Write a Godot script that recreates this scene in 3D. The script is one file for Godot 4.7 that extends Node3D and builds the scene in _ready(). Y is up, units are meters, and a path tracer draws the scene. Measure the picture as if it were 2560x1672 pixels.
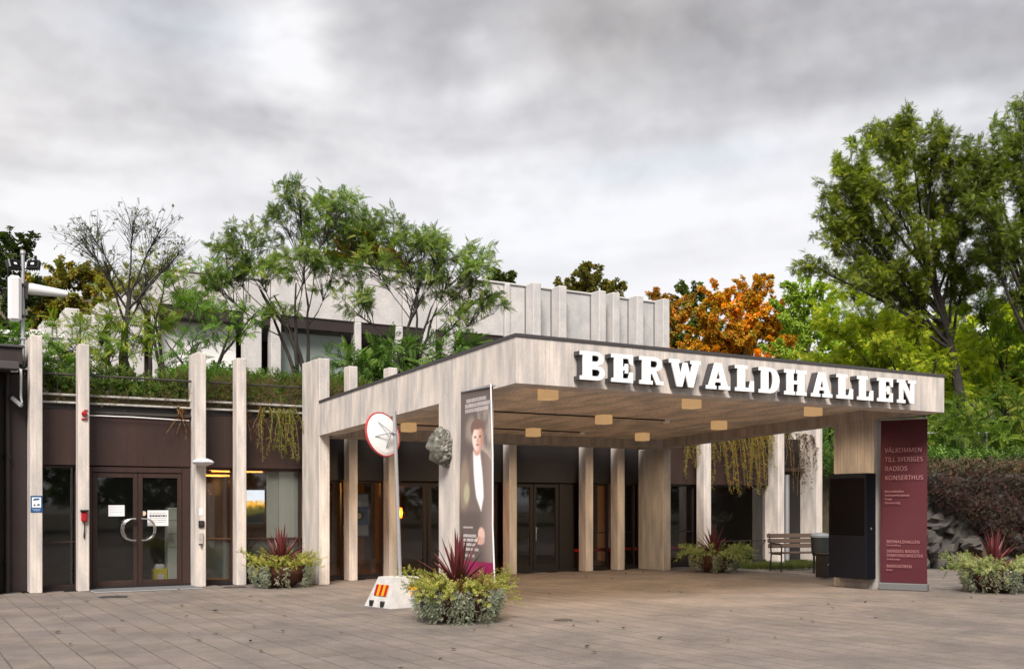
extends Node3D

# Concert-hall forecourt under an overcast autumn sky. +X runs along the facade, +Z out of it towards the viewer.
const TURN := 30.75
const EYE := 1.6
const EXPO := 3.8
const LAMP := 1.0

var rng := RandomNumberGenerator.new()
var M := {}
var L := {}
var used := {}

# ------------------------------------------------------------------ mesh builder
class MB:
	var v := PackedVector3Array()
	var n := PackedVector3Array()
	var u := PackedVector2Array()
	var c := PackedColorArray()
	var col := Color.WHITE
	var t := Transform3D()

	func tri(a: Vector3, b: Vector3, d: Vector3, ua := Vector2.ZERO, ub := Vector2(1, 0), ud := Vector2(1, 1)) -> void:
		var A := t * a
		var B := t * b
		var D := t * d
		var nn := (D - A).cross(B - A).normalized()
		v.append_array([A, B, D])
		n.append_array([nn, nn, nn])
		u.append_array([ua, ub, ud])
		c.append_array([col, col, col])

	func trin(a: Vector3, b: Vector3, d: Vector3, na: Vector3, nb: Vector3, nd: Vector3) -> void:
		var q := t.basis
		v.append_array([t * a, t * b, t * d])
		n.append_array([(q * na).normalized(), (q * nb).normalized(), (q * nd).normalized()])
		u.append_array([Vector2.ZERO, Vector2(1, 0), Vector2(1, 1)])
		c.append_array([col, col, col])

	# a b d e go round the face; hint is the outward side
	func quad(a: Vector3, b: Vector3, d: Vector3, e: Vector3, hint := Vector3.ZERO) -> void:
		var nn := (d - a).cross(b - a)
		if hint != Vector3.ZERO and nn.dot(hint) < 0.0:
			tri(a, e, d, Vector2(0, 1), Vector2(0, 0), Vector2(1, 0))
			tri(a, d, b, Vector2(0, 1), Vector2(1, 0), Vector2(1, 1))
		else:
			tri(a, b, d, Vector2(0, 1), Vector2(1, 1), Vector2(1, 0))
			tri(a, d, e, Vector2(0, 1), Vector2(1, 0), Vector2(0, 0))

	func hexa(p: Array) -> void:   # 8 corners: bottom ring 0-3, top ring 4-7
		var m := Vector3.ZERO
		for q in p: m += q / 8.0
		for f in [[0, 1, 2, 3], [4, 5, 6, 7], [0, 1, 5, 4], [1, 2, 6, 5], [2, 3, 7, 6], [3, 0, 4, 7]]:
			var a: Vector3 = p[f[0]]
			var b: Vector3 = p[f[1]]
			var d: Vector3 = p[f[2]]
			var e: Vector3 = p[f[3]]
			quad(a, b, d, e, (a + b + d + e) / 4.0 - m)

	func span(x0: float, x1: float, y0: float, y1: float, z0: float, z1: float) -> void:
		hexa([Vector3(x0, y0, z0), Vector3(x1, y0, z0), Vector3(x1, y0, z1), Vector3(x0, y0, z1), Vector3(x0, y1, z0), Vector3(x1, y1, z0), Vector3(x1, y1, z1), Vector3(x0, y1, z1)])

	func box(m: Vector3, s: Vector3) -> void:
		span(m.x - s.x / 2, m.x + s.x / 2, m.y - s.y / 2, m.y + s.y / 2, m.z - s.z / 2, m.z + s.z / 2)

	# box with all twelve edges chamfered
	func bev(x0: float, x1: float, y0: float, y1: float, z0: float, z1: float, b := 0.012) -> void:
		var lo := Vector3(x0, y0, z0)
		var hi := Vector3(x1, y1, z1)
		var mid := (lo + hi) / 2.0
		var h := (hi - lo) / 2.0
		b = minf(b, minf(h.x, minf(h.y, h.z)) * 0.9)
		for ax in 3:
			var a1 := (ax + 1) % 3
			var a2 := (ax + 2) % 3
			for s in [-1.0, 1.0]:
				var q := []
				for k in [[-1, -1], [1, -1], [1, 1], [-1, 1]]:
					var w := Vector3.ZERO
					w[ax] = s * h[ax]
					w[a1] = k[0] * (h[a1] - b)
					w[a2] = k[1] * (h[a2] - b)
					q.append(mid + w)
				var nn := Vector3.ZERO
				nn[ax] = s
				quad(q[0], q[1], q[2], q[3], nn)
			for s1 in [-1.0, 1.0]:
				for s2 in [-1.0, 1.0]:
					var q2 := []
					for k in [[-1, 0], [1, 0], [1, 1], [-1, 1]]:
						var w := Vector3.ZERO
						w[ax] = k[0] * (h[ax] - b)
						w[a1] = s1 * (h[a1] - (b if k[1] == 1 else 0.0))
						w[a2] = s2 * (h[a2] - (0.0 if k[1] == 1 else b))
						q2.append(mid + w)
					var n2 := Vector3.ZERO
					n2[a1] = s1
					n2[a2] = s2
					quad(q2[0], q2[1], q2[2], q2[3], n2)
		for sx in [-1.0, 1.0]:
			for sy in [-1.0, 1.0]:
				for sz in [-1.0, 1.0]:
					var sg := Vector3(sx, sy, sz)
					var a := mid + sg * Vector3(h.x, h.y - b, h.z - b)
					var d := mid + sg * Vector3(h.x - b, h.y, h.z - b)
					var e := mid + sg * Vector3(h.x - b, h.y - b, h.z)
					if (e - a).cross(d - a).dot(sg) > 0: tri(a, d, e)
					else: tri(a, e, d)

	func ring(p: Vector3, dir: Vector3, r: float, k: int) -> Array:
		var a := dir.cross(Vector3.UP if absf(dir.y) < 0.9 else Vector3.RIGHT).normalized()
		var b := dir.cross(a).normalized()
		var o := []
		for i in k:
			var w := TAU * i / k
			o.append([p + (a * cos(w) + b * sin(w)) * r, a * cos(w) + b * sin(w)])
		return o

	func tube(pts: Array, rad: Array, k := 6, caps := true) -> void:
		var prev := []
		for i in pts.size():
			var d: Vector3 = (pts[mini(i + 1, pts.size() - 1)] - pts[maxi(i - 1, 0)]).normalized()
			var cur := ring(pts[i], d, rad[i], k)
			if i:
				for j in k:
					var j2 := (j + 1) % k
					_smooth(prev[j], prev[j2], cur[j2], cur[j])
			elif caps: _cap(cur, pts[0], -d)
			if i == pts.size() - 1 and caps: _cap(cur, pts[i], d)
			prev = cur

	func _smooth(a: Array, b: Array, d: Array, e: Array) -> void:
		var nn: Vector3 = (d[0] - a[0]).cross(b[0] - a[0])
		if nn.dot(a[1] + b[1] + d[1] + e[1]) >= 0:
			trin(a[0], b[0], d[0], a[1], b[1], d[1])
			trin(a[0], d[0], e[0], a[1], d[1], e[1])
		else:
			trin(a[0], d[0], b[0], a[1], d[1], b[1])
			trin(a[0], e[0], d[0], a[1], e[1], d[1])

	func _cap(r: Array, m: Vector3, d: Vector3) -> void:
		for j in r.size():
			var a: Vector3 = r[j][0]
			var b: Vector3 = r[(j + 1) % r.size()][0]
			if (b - m).cross(a - m).dot(d) > 0: tri(m, a, b)
			else: tri(m, b, a)

	# profile [r, y] turned about Y
	func lathe(prof: Array, k := 24) -> void:
		for i in prof.size() - 1:
			var p: Vector2 = prof[i]
			var q: Vector2 = prof[i + 1]
			var s := Vector2(q.y - p.y, p.x - q.x).normalized()
			for j in k:
				var w0 := TAU * j / k
				var w1 := TAU * (j + 1) / k
				var f := func(a: Vector2, w: float) -> Array:
					return [Vector3(a.x * cos(w), a.y, a.x * sin(w)), Vector3(s.x * cos(w), s.y, s.x * sin(w))]
				_smooth(f.call(p, w0), f.call(p, w1), f.call(q, w1), f.call(q, w0))

	# flat polygon (x, y) pushed from z0 to z1
	func prism(poly: PackedVector2Array, z0: float, z1: float, caps := 3) -> void:
		var idx := Geometry2D.triangulate_polygon(poly)
		for i in range(0, idx.size(), 3):
			var a := poly[idx[i]]
			var b := poly[idx[i + 1]]
			var d := poly[idx[i + 2]]
			if (b - a).cross(d - a) < 0:
				var s := b
				b = d
				d = s
			if caps & 1: tri(Vector3(a.x, a.y, z1), Vector3(d.x, d.y, z1), Vector3(b.x, b.y, z1))
			if caps & 2: tri(Vector3(a.x, a.y, z0), Vector3(b.x, b.y, z0), Vector3(d.x, d.y, z0))
		var ccw := not Geometry2D.is_polygon_clockwise(poly)
		for i in poly.size():
			var a := poly[i]
			var b := poly[(i + 1) % poly.size()]
			var e := b - a
			var out := Vector3(e.y, -e.x, 0) * (1.0 if ccw else -1.0)
			quad(Vector3(a.x, a.y, z0), Vector3(b.x, b.y, z0), Vector3(b.x, b.y, z1), Vector3(a.x, a.y, z1), out)

	func blob(m: Vector3, r: Vector3, k := 8) -> void:
		var h := k / 2
		for i in h:
			for j in k:
				var f := func(a: int, b: int) -> Array:
					var th := PI * a / h
					var ph := TAU * b / k
					var d := Vector3(sin(th) * cos(ph), cos(th), sin(th) * sin(ph))
					return [m + d * r, (d / r).normalized()]
				_smooth(f.call(i, j), f.call(i, j + 1), f.call(i + 1, j + 1), f.call(i + 1, j))

	func done() -> ArrayMesh:
		var m := ArrayMesh.new()
		var a := []
		a.resize(Mesh.ARRAY_MAX)
		a[Mesh.ARRAY_VERTEX] = v
		a[Mesh.ARRAY_NORMAL] = n
		a[Mesh.ARRAY_TEX_UV] = u
		a[Mesh.ARRAY_COLOR] = c
		m.add_surface_from_arrays(Mesh.PRIMITIVE_TRIANGLES, a)
		return m

# ------------------------------------------------------------------ scene helpers
func V(a: float, b: float, d: float) -> Vector3: return Vector3(a, b, d)

func numbered(s: String) -> String:
	used[s] = used.get(s, -1) + 1
	return s if used[s] == 0 else "%s_%03d" % [s, used[s]]

func meta(o: Node, label: String, category: String, group := "", kind := "") -> void:
	if label: o.set_meta("label", label)
	if category: o.set_meta("category", category)
	if group: o.set_meta("group", group)
	if kind: o.set_meta("kind", kind)

func thing(called: String, label: String, category: String, at := Vector3.ZERO, turn := 0.0, group := "") -> Node3D:
	var o := Node3D.new()
	o.name = numbered(called)
	add_child(o, true)
	o.position = at
	o.rotation.y = turn
	meta(o, label, category, group)
	return o

func part(o: Node3D, called: String, mb, mat: Material, at := Vector3.ZERO, kind := "") -> MeshInstance3D:
	var m := MeshInstance3D.new()
	m.name = numbered(called) if o == self else called
	m.mesh = mb.done() if mb is MB else mb
	m.material_override = mat
	o.add_child(m, true)
	m.position = at
	if kind: m.set_meta("kind", kind)
	return m

func structure(called: String, mb, mat: Material) -> MeshInstance3D:
	return part(self, called, mb, mat, Vector3.ZERO, "structure")

# local-space box part helper: coordinates are world ones, the part hangs on a thing placed at o.position (unrotated)
func bx(o: Node3D, called: String, mat: Material, x0: float, x1: float, y0: float, y1: float, z0: float, z1: float, b := 0.0) -> MeshInstance3D:
	var k := MB.new()
	var q := o.global_position if o is Node3D else Vector3.ZERO
	var m := V((x0 + x1) / 2, (y0 + y1) / 2, (z0 + z1) / 2)
	var h := V(absf(x1 - x0) / 2, absf(y1 - y0) / 2, absf(z1 - z0) / 2)
	if b > 0: k.bev(-h.x, h.x, -h.y, h.y, -h.z, h.z, b)
	else: k.span(-h.x, h.x, -h.y, h.y, -h.z, h.z)
	return part(o, called, k, mat, m - q)

func copies(o: Node3D, called: String, mesh: Mesh, mat: Material, xs: Array, cols: PackedColorArray, kind := "stuff") -> MultiMeshInstance3D:
	var mm := MultiMesh.new()
	mm.transform_format = MultiMesh.TRANSFORM_3D
	mm.use_colors = true
	mm.mesh = mesh
	mm.instance_count = xs.size()
	for i in xs.size():
		mm.set_instance_transform(i, xs[i])
		mm.set_instance_color(i, cols[i])
	var mi := MultiMeshInstance3D.new()
	mi.name = numbered(called) if o == self else called
	mi.multimesh = mm
	mi.material_override = mat
	if kind: mi.set_meta("kind", kind)
	o.add_child(mi, true)
	return mi

func lin(r: float, g: float, b: float) -> Color: return Color(r, g, b).linear_to_srgb()

func mat(called: String, r: float, g: float, b: float, rough := 0.8, metal := 0.0) -> StandardMaterial3D:
	var m := StandardMaterial3D.new()
	m.resource_name = called
	m.albedo_color = lin(r, g, b)
	m.roughness = rough
	m.metallic = metal
	M[called] = m
	return m

func noise_bytes(w: int, h: int, freq: float, oct: int, sd: int) -> PackedByteArray:
	var f := FastNoiseLite.new()
	f.noise_type = FastNoiseLite.TYPE_SIMPLEX
	f.seed = sd
	f.frequency = freq
	f.fractal_octaves = oct
	var im := f.get_seamless_image(w, h)
	im.convert(Image.FORMAT_L8)
	return im.get_data()

# a colour texture whose brightness wavers about 1 (the albedo colour carries the tone)
func grain(w: int, h: int, layers: Array, tint := Vector3(0.0, 0.0, 0.0)) -> ImageTexture:
	var data := PackedByteArray()
	data.resize(w * h * 3)
	var ls := []
	for l in layers: ls.append([noise_bytes(w, h, l[0], l[1], l[3]), l[2] / 255.0 * 2.0, l[2]])
	for i in w * h:
		var s := 0.9
		var first := 0.0
		for q in ls.size():
			var d: float = ls[q][0][i] * ls[q][1] - ls[q][2]
			if q == 0: first = d
			s += d
		data[i * 3] = clampi(int(255 * (s + first * tint.x)), 0, 255)
		data[i * 3 + 1] = clampi(int(255 * (s + first * tint.y)), 0, 255)
		data[i * 3 + 2] = clampi(int(255 * (s + first * tint.z)), 0, 255)
	return ImageTexture.create_from_image(Image.create_from_data(w, h, false, Image.FORMAT_RGB8, data))

# board-marked concrete: upright boards, each with a tone of its own, a joint line, runs and blotches
func board_textures(boards: int, depth: float, sd: int) -> Array:
	var w := 1024
	var h := 512
	var big := noise_bytes(w, h, 0.006, 4, sd)
	var fine := noise_bytes(w, h, 0.08, 3, sd + 1)
	var tone := []
	var step := float(w) / boards
	rng.seed = sd
	for b in boards: tone.append(rng.randf_range(-0.022, 0.022))
	var run := []
	var rn := FastNoiseLite.new()
	rn.seed = sd + 3
	rn.frequency = 0.05
	rn.fractal_octaves = 3
	for x in w: run.append(rn.get_noise_2d(x, 0.0) * 0.05)
	var data := PackedByteArray()
	data.resize(w * h * 3)
	var hd := PackedByteArray()
	hd.resize(w * h)
	for y in h:
		for x in w:
			var i := y * w + x
			var b := int(x / step)
			var e := absf(fposmod(x, step) - step / 2) / (step / 2)
			var joint := maxf(0.0, (e - 0.86) / 0.14)
			var g := (big[i] / 255.0 - 0.5)
			var s: float = 0.9 + tone[b] + run[x] * (0.5 + g) + g * 0.2 + (fine[i] / 255.0 - 0.5) * 0.07 - joint * depth * (0.6 + g)
			data[i * 3] = clampi(int(255 * (s + g * 0.02)), 0, 255)
			data[i * 3 + 1] = clampi(int(255 * s), 0, 255)
			data[i * 3 + 2] = clampi(int(255 * (s - g * 0.03)), 0, 255)
			hd[i] = clampi(int(255 * (0.8 + tone[b] * 1.6 - joint * 0.7 + (fine[i] / 255.0 - 0.5) * 0.1)), 0, 255)
	var im := Image.create_from_data(w, h, false, Image.FORMAT_L8, hd)
	im.convert(Image.FORMAT_RGB8)
	im.bump_map_to_normal_map(2.0)
	return [ImageTexture.create_from_image(Image.create_from_data(w, h, false, Image.FORMAT_RGB8, data)), ImageTexture.create_from_image(im)]

func tri_map(m: StandardMaterial3D, tex: Texture2D, nor: Texture2D, scale: Vector3, depth := 1.0) -> void:
	m.albedo_texture = tex
	m.uv1_triplanar = true
	m.uv1_world_triplanar = true
	m.uv1_triplanar_sharpness = 8.0
	m.uv1_scale = scale
	if nor:
		m.normal_enabled = true
		m.normal_texture = nor
		m.normal_scale = depth

func materials() -> void:
	var brd := board_textures(32, 0.09, 11)
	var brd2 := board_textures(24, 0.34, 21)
	var sp := grain(512, 512, [[0.008, 4, 0.05, 5], [0.06, 3, 0.03, 6]], Vector3(0.1, 0, -0.1))
	var sp2 := grain(512, 512, [[0.012, 4, 0.13, 15], [0.12, 2, 0.10, 16]], Vector3(0.2, 0.05, -0.1))
	L.speck = sp
	var m := mat("board concrete", 0.71, 0.648, 0.598, 0.9)
	tri_map(m, brd[0], brd[1], V(0.5, 0.22, 0.5), 0.7)
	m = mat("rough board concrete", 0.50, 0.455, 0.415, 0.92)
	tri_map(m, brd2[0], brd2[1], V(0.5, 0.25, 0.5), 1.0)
	m = mat("soffit concrete", 0.84, 0.72, 0.60, 0.9)
	tri_map(m, sp2, brd[1], V(0.25, 0.25, 0.12), 0.35)
	m = mat("white concrete", 0.66, 0.64, 0.63, 0.9)
	tri_map(m, sp, null, V(0.25, 0.25, 0.25))
	m = mat("grey panel", 0.56, 0.555, 0.555, 0.9)
	tri_map(m, sp, null, V(0.4, 0.2, 0.4))
	m = mat("coping_joint", 0.16, 0.15, 0.15, 0.9)
	m = mat("brown metal", 0.05, 0.026, 0.021, 0.45, 0.1)
	tri_map(m, brd[0], null, V(0.16, 0.1, 0.16))
	m = mat("dark metal", 0.02, 0.017, 0.017, 0.45, 0.2)
	m = mat("brown wall", 0.032, 0.02, 0.02, 0.6)
	tri_map(m, sp, null, V(0.4, 0.4, 0.4))
	m = mat("coping metal", 0.075, 0.07, 0.072, 0.5, 0.3)
	var pv := grain(512, 512, [[0.006, 4, 0.10, 25], [0.03, 3, 0.05, 26], [0.2, 2, 0.05, 27]], Vector3(0.12, 0.02, -0.08))
	m = mat("paving slab", 0.198, 0.168, 0.151, 0.9)
	tri_map(m, pv, null, V(0.17, 0.17, 0.17))
	m.vertex_color_use_as_albedo = true
	m = mat("paving joint", 0.085, 0.071, 0.063, 1.0)
	m = mat("soil", 0.06, 0.045, 0.03, 1.0)
	tri_map(m, sp2, null, V(1, 1, 1))
	m = mat("earth", 0.09, 0.075, 0.04, 1.0)
	tri_map(m, sp2, null, V(0.5, 0.5, 0.5))
	m = mat("rock", 0.085, 0.078, 0.07, 0.95)
	tri_map(m, sp2, null, V(0.35, 0.35, 0.35))
	m = mat("white paint", 0.8, 0.8, 0.79, 0.5)
	m = mat("antenna white", 0.66, 0.67, 0.68, 0.5)
	m = mat("letter white", 0.86, 0.86, 0.86, 0.45)
	m = mat("letter side", 0.055, 0.055, 0.06, 0.5)
	m = mat("galvanised", 0.42, 0.43, 0.45, 0.45, 0.55)
	m = mat("steel", 0.6, 0.58, 0.55, 0.25, 0.9)
	m = mat("black", 0.012, 0.012, 0.015, 0.4)
	m = mat("black screen", 0.003, 0.003, 0.004, 0.2)
	m.metallic_specular = 0.25
	m = mat("kiosk", 0.006, 0.007, 0.011, 0.5)
	m.metallic_specular = 0.25
	m = mat("red", 0.35, 0.012, 0.02, 0.3)
	m = mat("red rim", 0.5, 0.05, 0.05, 0.4)
	m = mat("bench red", 0.45, 0.02, 0.045, 0.5)
	m = mat("yellow", 0.72, 0.62, 0.03, 0.6)
	m = mat("amber", 0.75, 0.33, 0.01, 0.4)
	m = mat("stripe red", 0.35, 0.01, 0.015, 0.4)
	m = mat("sign blue", 0.012, 0.085, 0.22, 0.4)
	m = mat("poster blue", 0.06, 0.14, 0.42, 0.4)
	m = mat("poster light", 0.35, 0.45, 0.62, 0.4)
	m = mat("green dark", 0.02, 0.07, 0.04, 0.6)
	m = mat("banner red", 0.066, 0.005, 0.013, 0.75)
	m = mat("banner magenta", 0.30, 0.02, 0.10, 0.7)
	m = mat("banner text", 0.36, 0.17, 0.18, 0.7)
	m = mat("bronze", 0.20, 0.195, 0.165, 0.5, 0.35)
	tri_map(m, sp2, null, V(3, 3, 3))
	m = mat("corten", 0.10, 0.035, 0.02, 0.85)
	tri_map(m, sp2, null, V(2, 2, 2))
	m = mat("bark", 0.05, 0.042, 0.036, 0.95)
	tri_map(m, sp2, null, V(2, 0.6, 2))
	m = mat("wood slat", 0.07, 0.045, 0.03, 0.7)
	m = mat("bin lid", 0.20, 0.22, 0.24, 0.4)
	m = mat("bin", 0.016, 0.02, 0.02, 0.5)
	m = mat("paper", 0.75, 0.75, 0.76, 0.8)
	m = mat("ink", 0.03, 0.03, 0.035, 0.8)
	m = mat("blind", 0.62, 0.67, 0.58, 0.8)
	m = mat("interior", 0.05, 0.034, 0.025, 0.8)
	m = mat("interior wood", 0.22, 0.13, 0.07, 0.6)
	m = mat("interior floor", 0.06, 0.05, 0.045, 0.4)
	m = mat("lamp cube", 0.62, 0.50, 0.36, 0.8)
	m = mat("lamp glow", 0.62, 0.50, 0.36, 0.8)
	m.emission_enabled = true
	m.emission = Color(1.0, 0.80, 0.54)
	m.emission_energy_multiplier = 0.09
	m = mat("stone base", 0.50, 0.48, 0.45, 0.85)
	tri_map(m, sp2, null, V(1.5, 1.5, 1.5))
	m = mat("foot concrete", 0.60, 0.59, 0.575, 0.85)
	tri_map(m, sp, null, V(1.0, 1.0, 1.0))
	m = mat("mat grey", 0.12, 0.125, 0.13, 0.9)
	m = mat("iron", 0.05, 0.042, 0.036, 0.7, 0.3)
	m = mat("glow warm", 0.9, 0.6, 0.3, 0.6)
	m.emission_enabled = true
	m.emission = Color(1.0, 0.62, 0.28)
	m.emission_energy_multiplier = 0.9
	m = mat("glow orange", 0.8, 0.3, 0.05, 0.6)
	m.emission_enabled = true
	m.emission = Color(1.0, 0.30, 0.06)
	m.emission_energy_multiplier = 1.2
	m = mat("glow small", 1, 0.9, 0.75, 0.6)
	m.emission_enabled = true
	m.emission = Color(1.0, 0.85, 0.65)
	m.emission_energy_multiplier = 2.2
	m = mat("creeper stem", 0.30, 0.24, 0.09, 0.8)
	m = mat("glass", 0.008, 0.009, 0.008, 0.03)
	m.metallic_specular = 0.68
	m.transparency = BaseMaterial3D.TRANSPARENCY_ALPHA
	m.albedo_color.a = 0.28
	m = mat("pale glass", 0.25, 0.3, 0.27, 0.06)
	m.transparency = BaseMaterial3D.TRANSPARENCY_ALPHA
	m.albedo_color.a = 0.75
	m = mat("roof glass", 0.3, 0.4, 0.36, 0.05)
	m.transparency = BaseMaterial3D.TRANSPARENCY_ALPHA
	m.albedo_color.a = 0.25
	m = mat("leaf", 1, 1, 1, 0.55)
	m.vertex_color_use_as_albedo = true
	m.backlight_enabled = true
	m.backlight = Color(0.82, 0.95, 0.25)
	m.metallic_specular = 0.2
	m = mat("dull leaf", 1, 1, 1, 0.7)
	m.vertex_color_use_as_albedo = true
	m = mat("cordyline", 0.11, 0.022, 0.024, 0.45)
	m.backlight_enabled = true
	m.backlight = Color(0.12, 0.02, 0.02)

# ------------------------------------------------------------------ leaves
func leaf_on(k: MB, at: Vector3, d: Vector3, up: Vector3, ln: float, wd: float, fold := 0.25, bend := 0.12) -> void:
	var s := d.cross(up).normalized()
	var nn := s.cross(d).normalized()
	var mid := at + d * ln * 0.45 + nn * ln * 0.04
	var a := mid + s * wd + nn * wd * fold
	var b := mid - s * wd + nn * wd * fold
	var tip := at + d * ln - nn * ln * bend
	k.tri(at, a, mid)
	k.tri(a, tip, mid)
	k.tri(at, mid, b)
	k.tri(mid, tip, b)

func leaf_meshes() -> void:
	var k := MB.new()                     # pinnate spray, one unit long along +X, leaflets in pairs
	for i in 6:
		var f := 0.2 + 0.13 * i
		var p := V(f, 0.06 * sin(f * 3.0) - 0.12 * f * f, 0)
		for s in [-1, 1]:
			leaf_on(k, p, V(0.45, -0.18, s * 0.9).normalized(), Vector3.UP, 0.34 - 0.03 * absf(i - 2), 0.055)
	leaf_on(k, V(0.95, -0.09, 0), V(0.95, -0.3, 0).normalized(), Vector3.UP, 0.3, 0.055)
	k.tube([V(0, 0, 0), V(0.5, 0.03, 0), V(0.97, -0.1, 0)], [0.012, 0.009, 0.006], 3, false)
	L.pinnate = k.done()
	k = MB.new()                          # cluster of broad leaves
	rng.seed = 77
	for i in 7:
		var a := TAU * i / 7.0 + rng.randf() * 0.5
		var d := V(cos(a), rng.randf_range(-0.5, 0.5), sin(a)).normalized()
		leaf_on(k, V(rng.randf_range(-0.2, 0.2), rng.randf_range(-0.2, 0.2), rng.randf_range(-0.2, 0.2)), d, V(rng.randf_range(-0.5, 0.5), 1, rng.randf_range(-0.5, 0.5)), 0.62, 0.24)
	L.broad = k.done()
	k = MB.new()                          # sprig of small leaves along a stem, one unit along +X
	for i in 9:
		var f := 0.1 + 0.1 * i
		var a := i * 2.4
		leaf_on(k, V(f, 0.05 * sin(f * 3), 0), V(0.55, 0.75 * cos(a), 0.75 * sin(a)).normalized(), V(0.9, -0.2, 0.1), 0.27, 0.085)
	k.tube([V(0, 0, 0), V(1, 0, 0)], [0.014, 0.008], 3, false)
	L.sprig = k.done()
	k = MB.new()                          # needle sprig (heather)
	for i in 14:
		var f := 0.05 + 0.068 * i
		var a := i * 2.4
		leaf_on(k, V(f, 0, 0), V(0.8, 0.6 * cos(a), 0.6 * sin(a)).normalized(), V(0.9, -0.2, 0.1), 0.16, 0.022)
	L.heath = k.done()
	k = MB.new()                          # one fallen leaf
	leaf_on(k, V(-0.5, 0, 0), V(1, 0, 0), Vector3.UP, 1.0, 0.3, 0.4, -0.2)
	L.single = k.done()
	k = MB.new()                          # grass tuft
	for i in 6:
		var a := i * 1.05
		var o := V(cos(a) * 0.15, 0, sin(a) * 0.15)
		k.tri(o, o + V(0.05, 0, 0.02), o + V(cos(a) * 0.3, 1.0, sin(a) * 0.3))
	L.tuft = k.done()

func aim(dir: Vector3, roll: float, s: float) -> Basis:
	var x := dir.normalized()
	var z := x.cross(Vector3.UP)
	z = Vector3.BACK if z.length() < 0.01 else z.normalized()
	var y := z.cross(x)
	return Basis(x, y, z).rotated(x, roll).scaled(Vector3.ONE * s)

func rdir() -> Vector3:
	var d := V(rng.randfn(), rng.randfn(), rng.randfn())
	return d.normalized() if d.length() > 0.001 else Vector3.UP

func mixc(cs: Array, jit := 0.16) -> Color:
	var a: Color = cs[rng.randi() % cs.size()]
	var b: Color = cs[rng.randi() % cs.size()]
	var q := a.lerp(b, rng.randf())
	var f := exp(rng.randfn() * jit)
	return Color(q.r * f, q.g * f, q.b * f)

func bez(a: Vector3, b: Vector3, d: Vector3, f: float) -> Vector3:
	return a.lerp(b, f).lerp(b.lerp(d, f), f)

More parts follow.
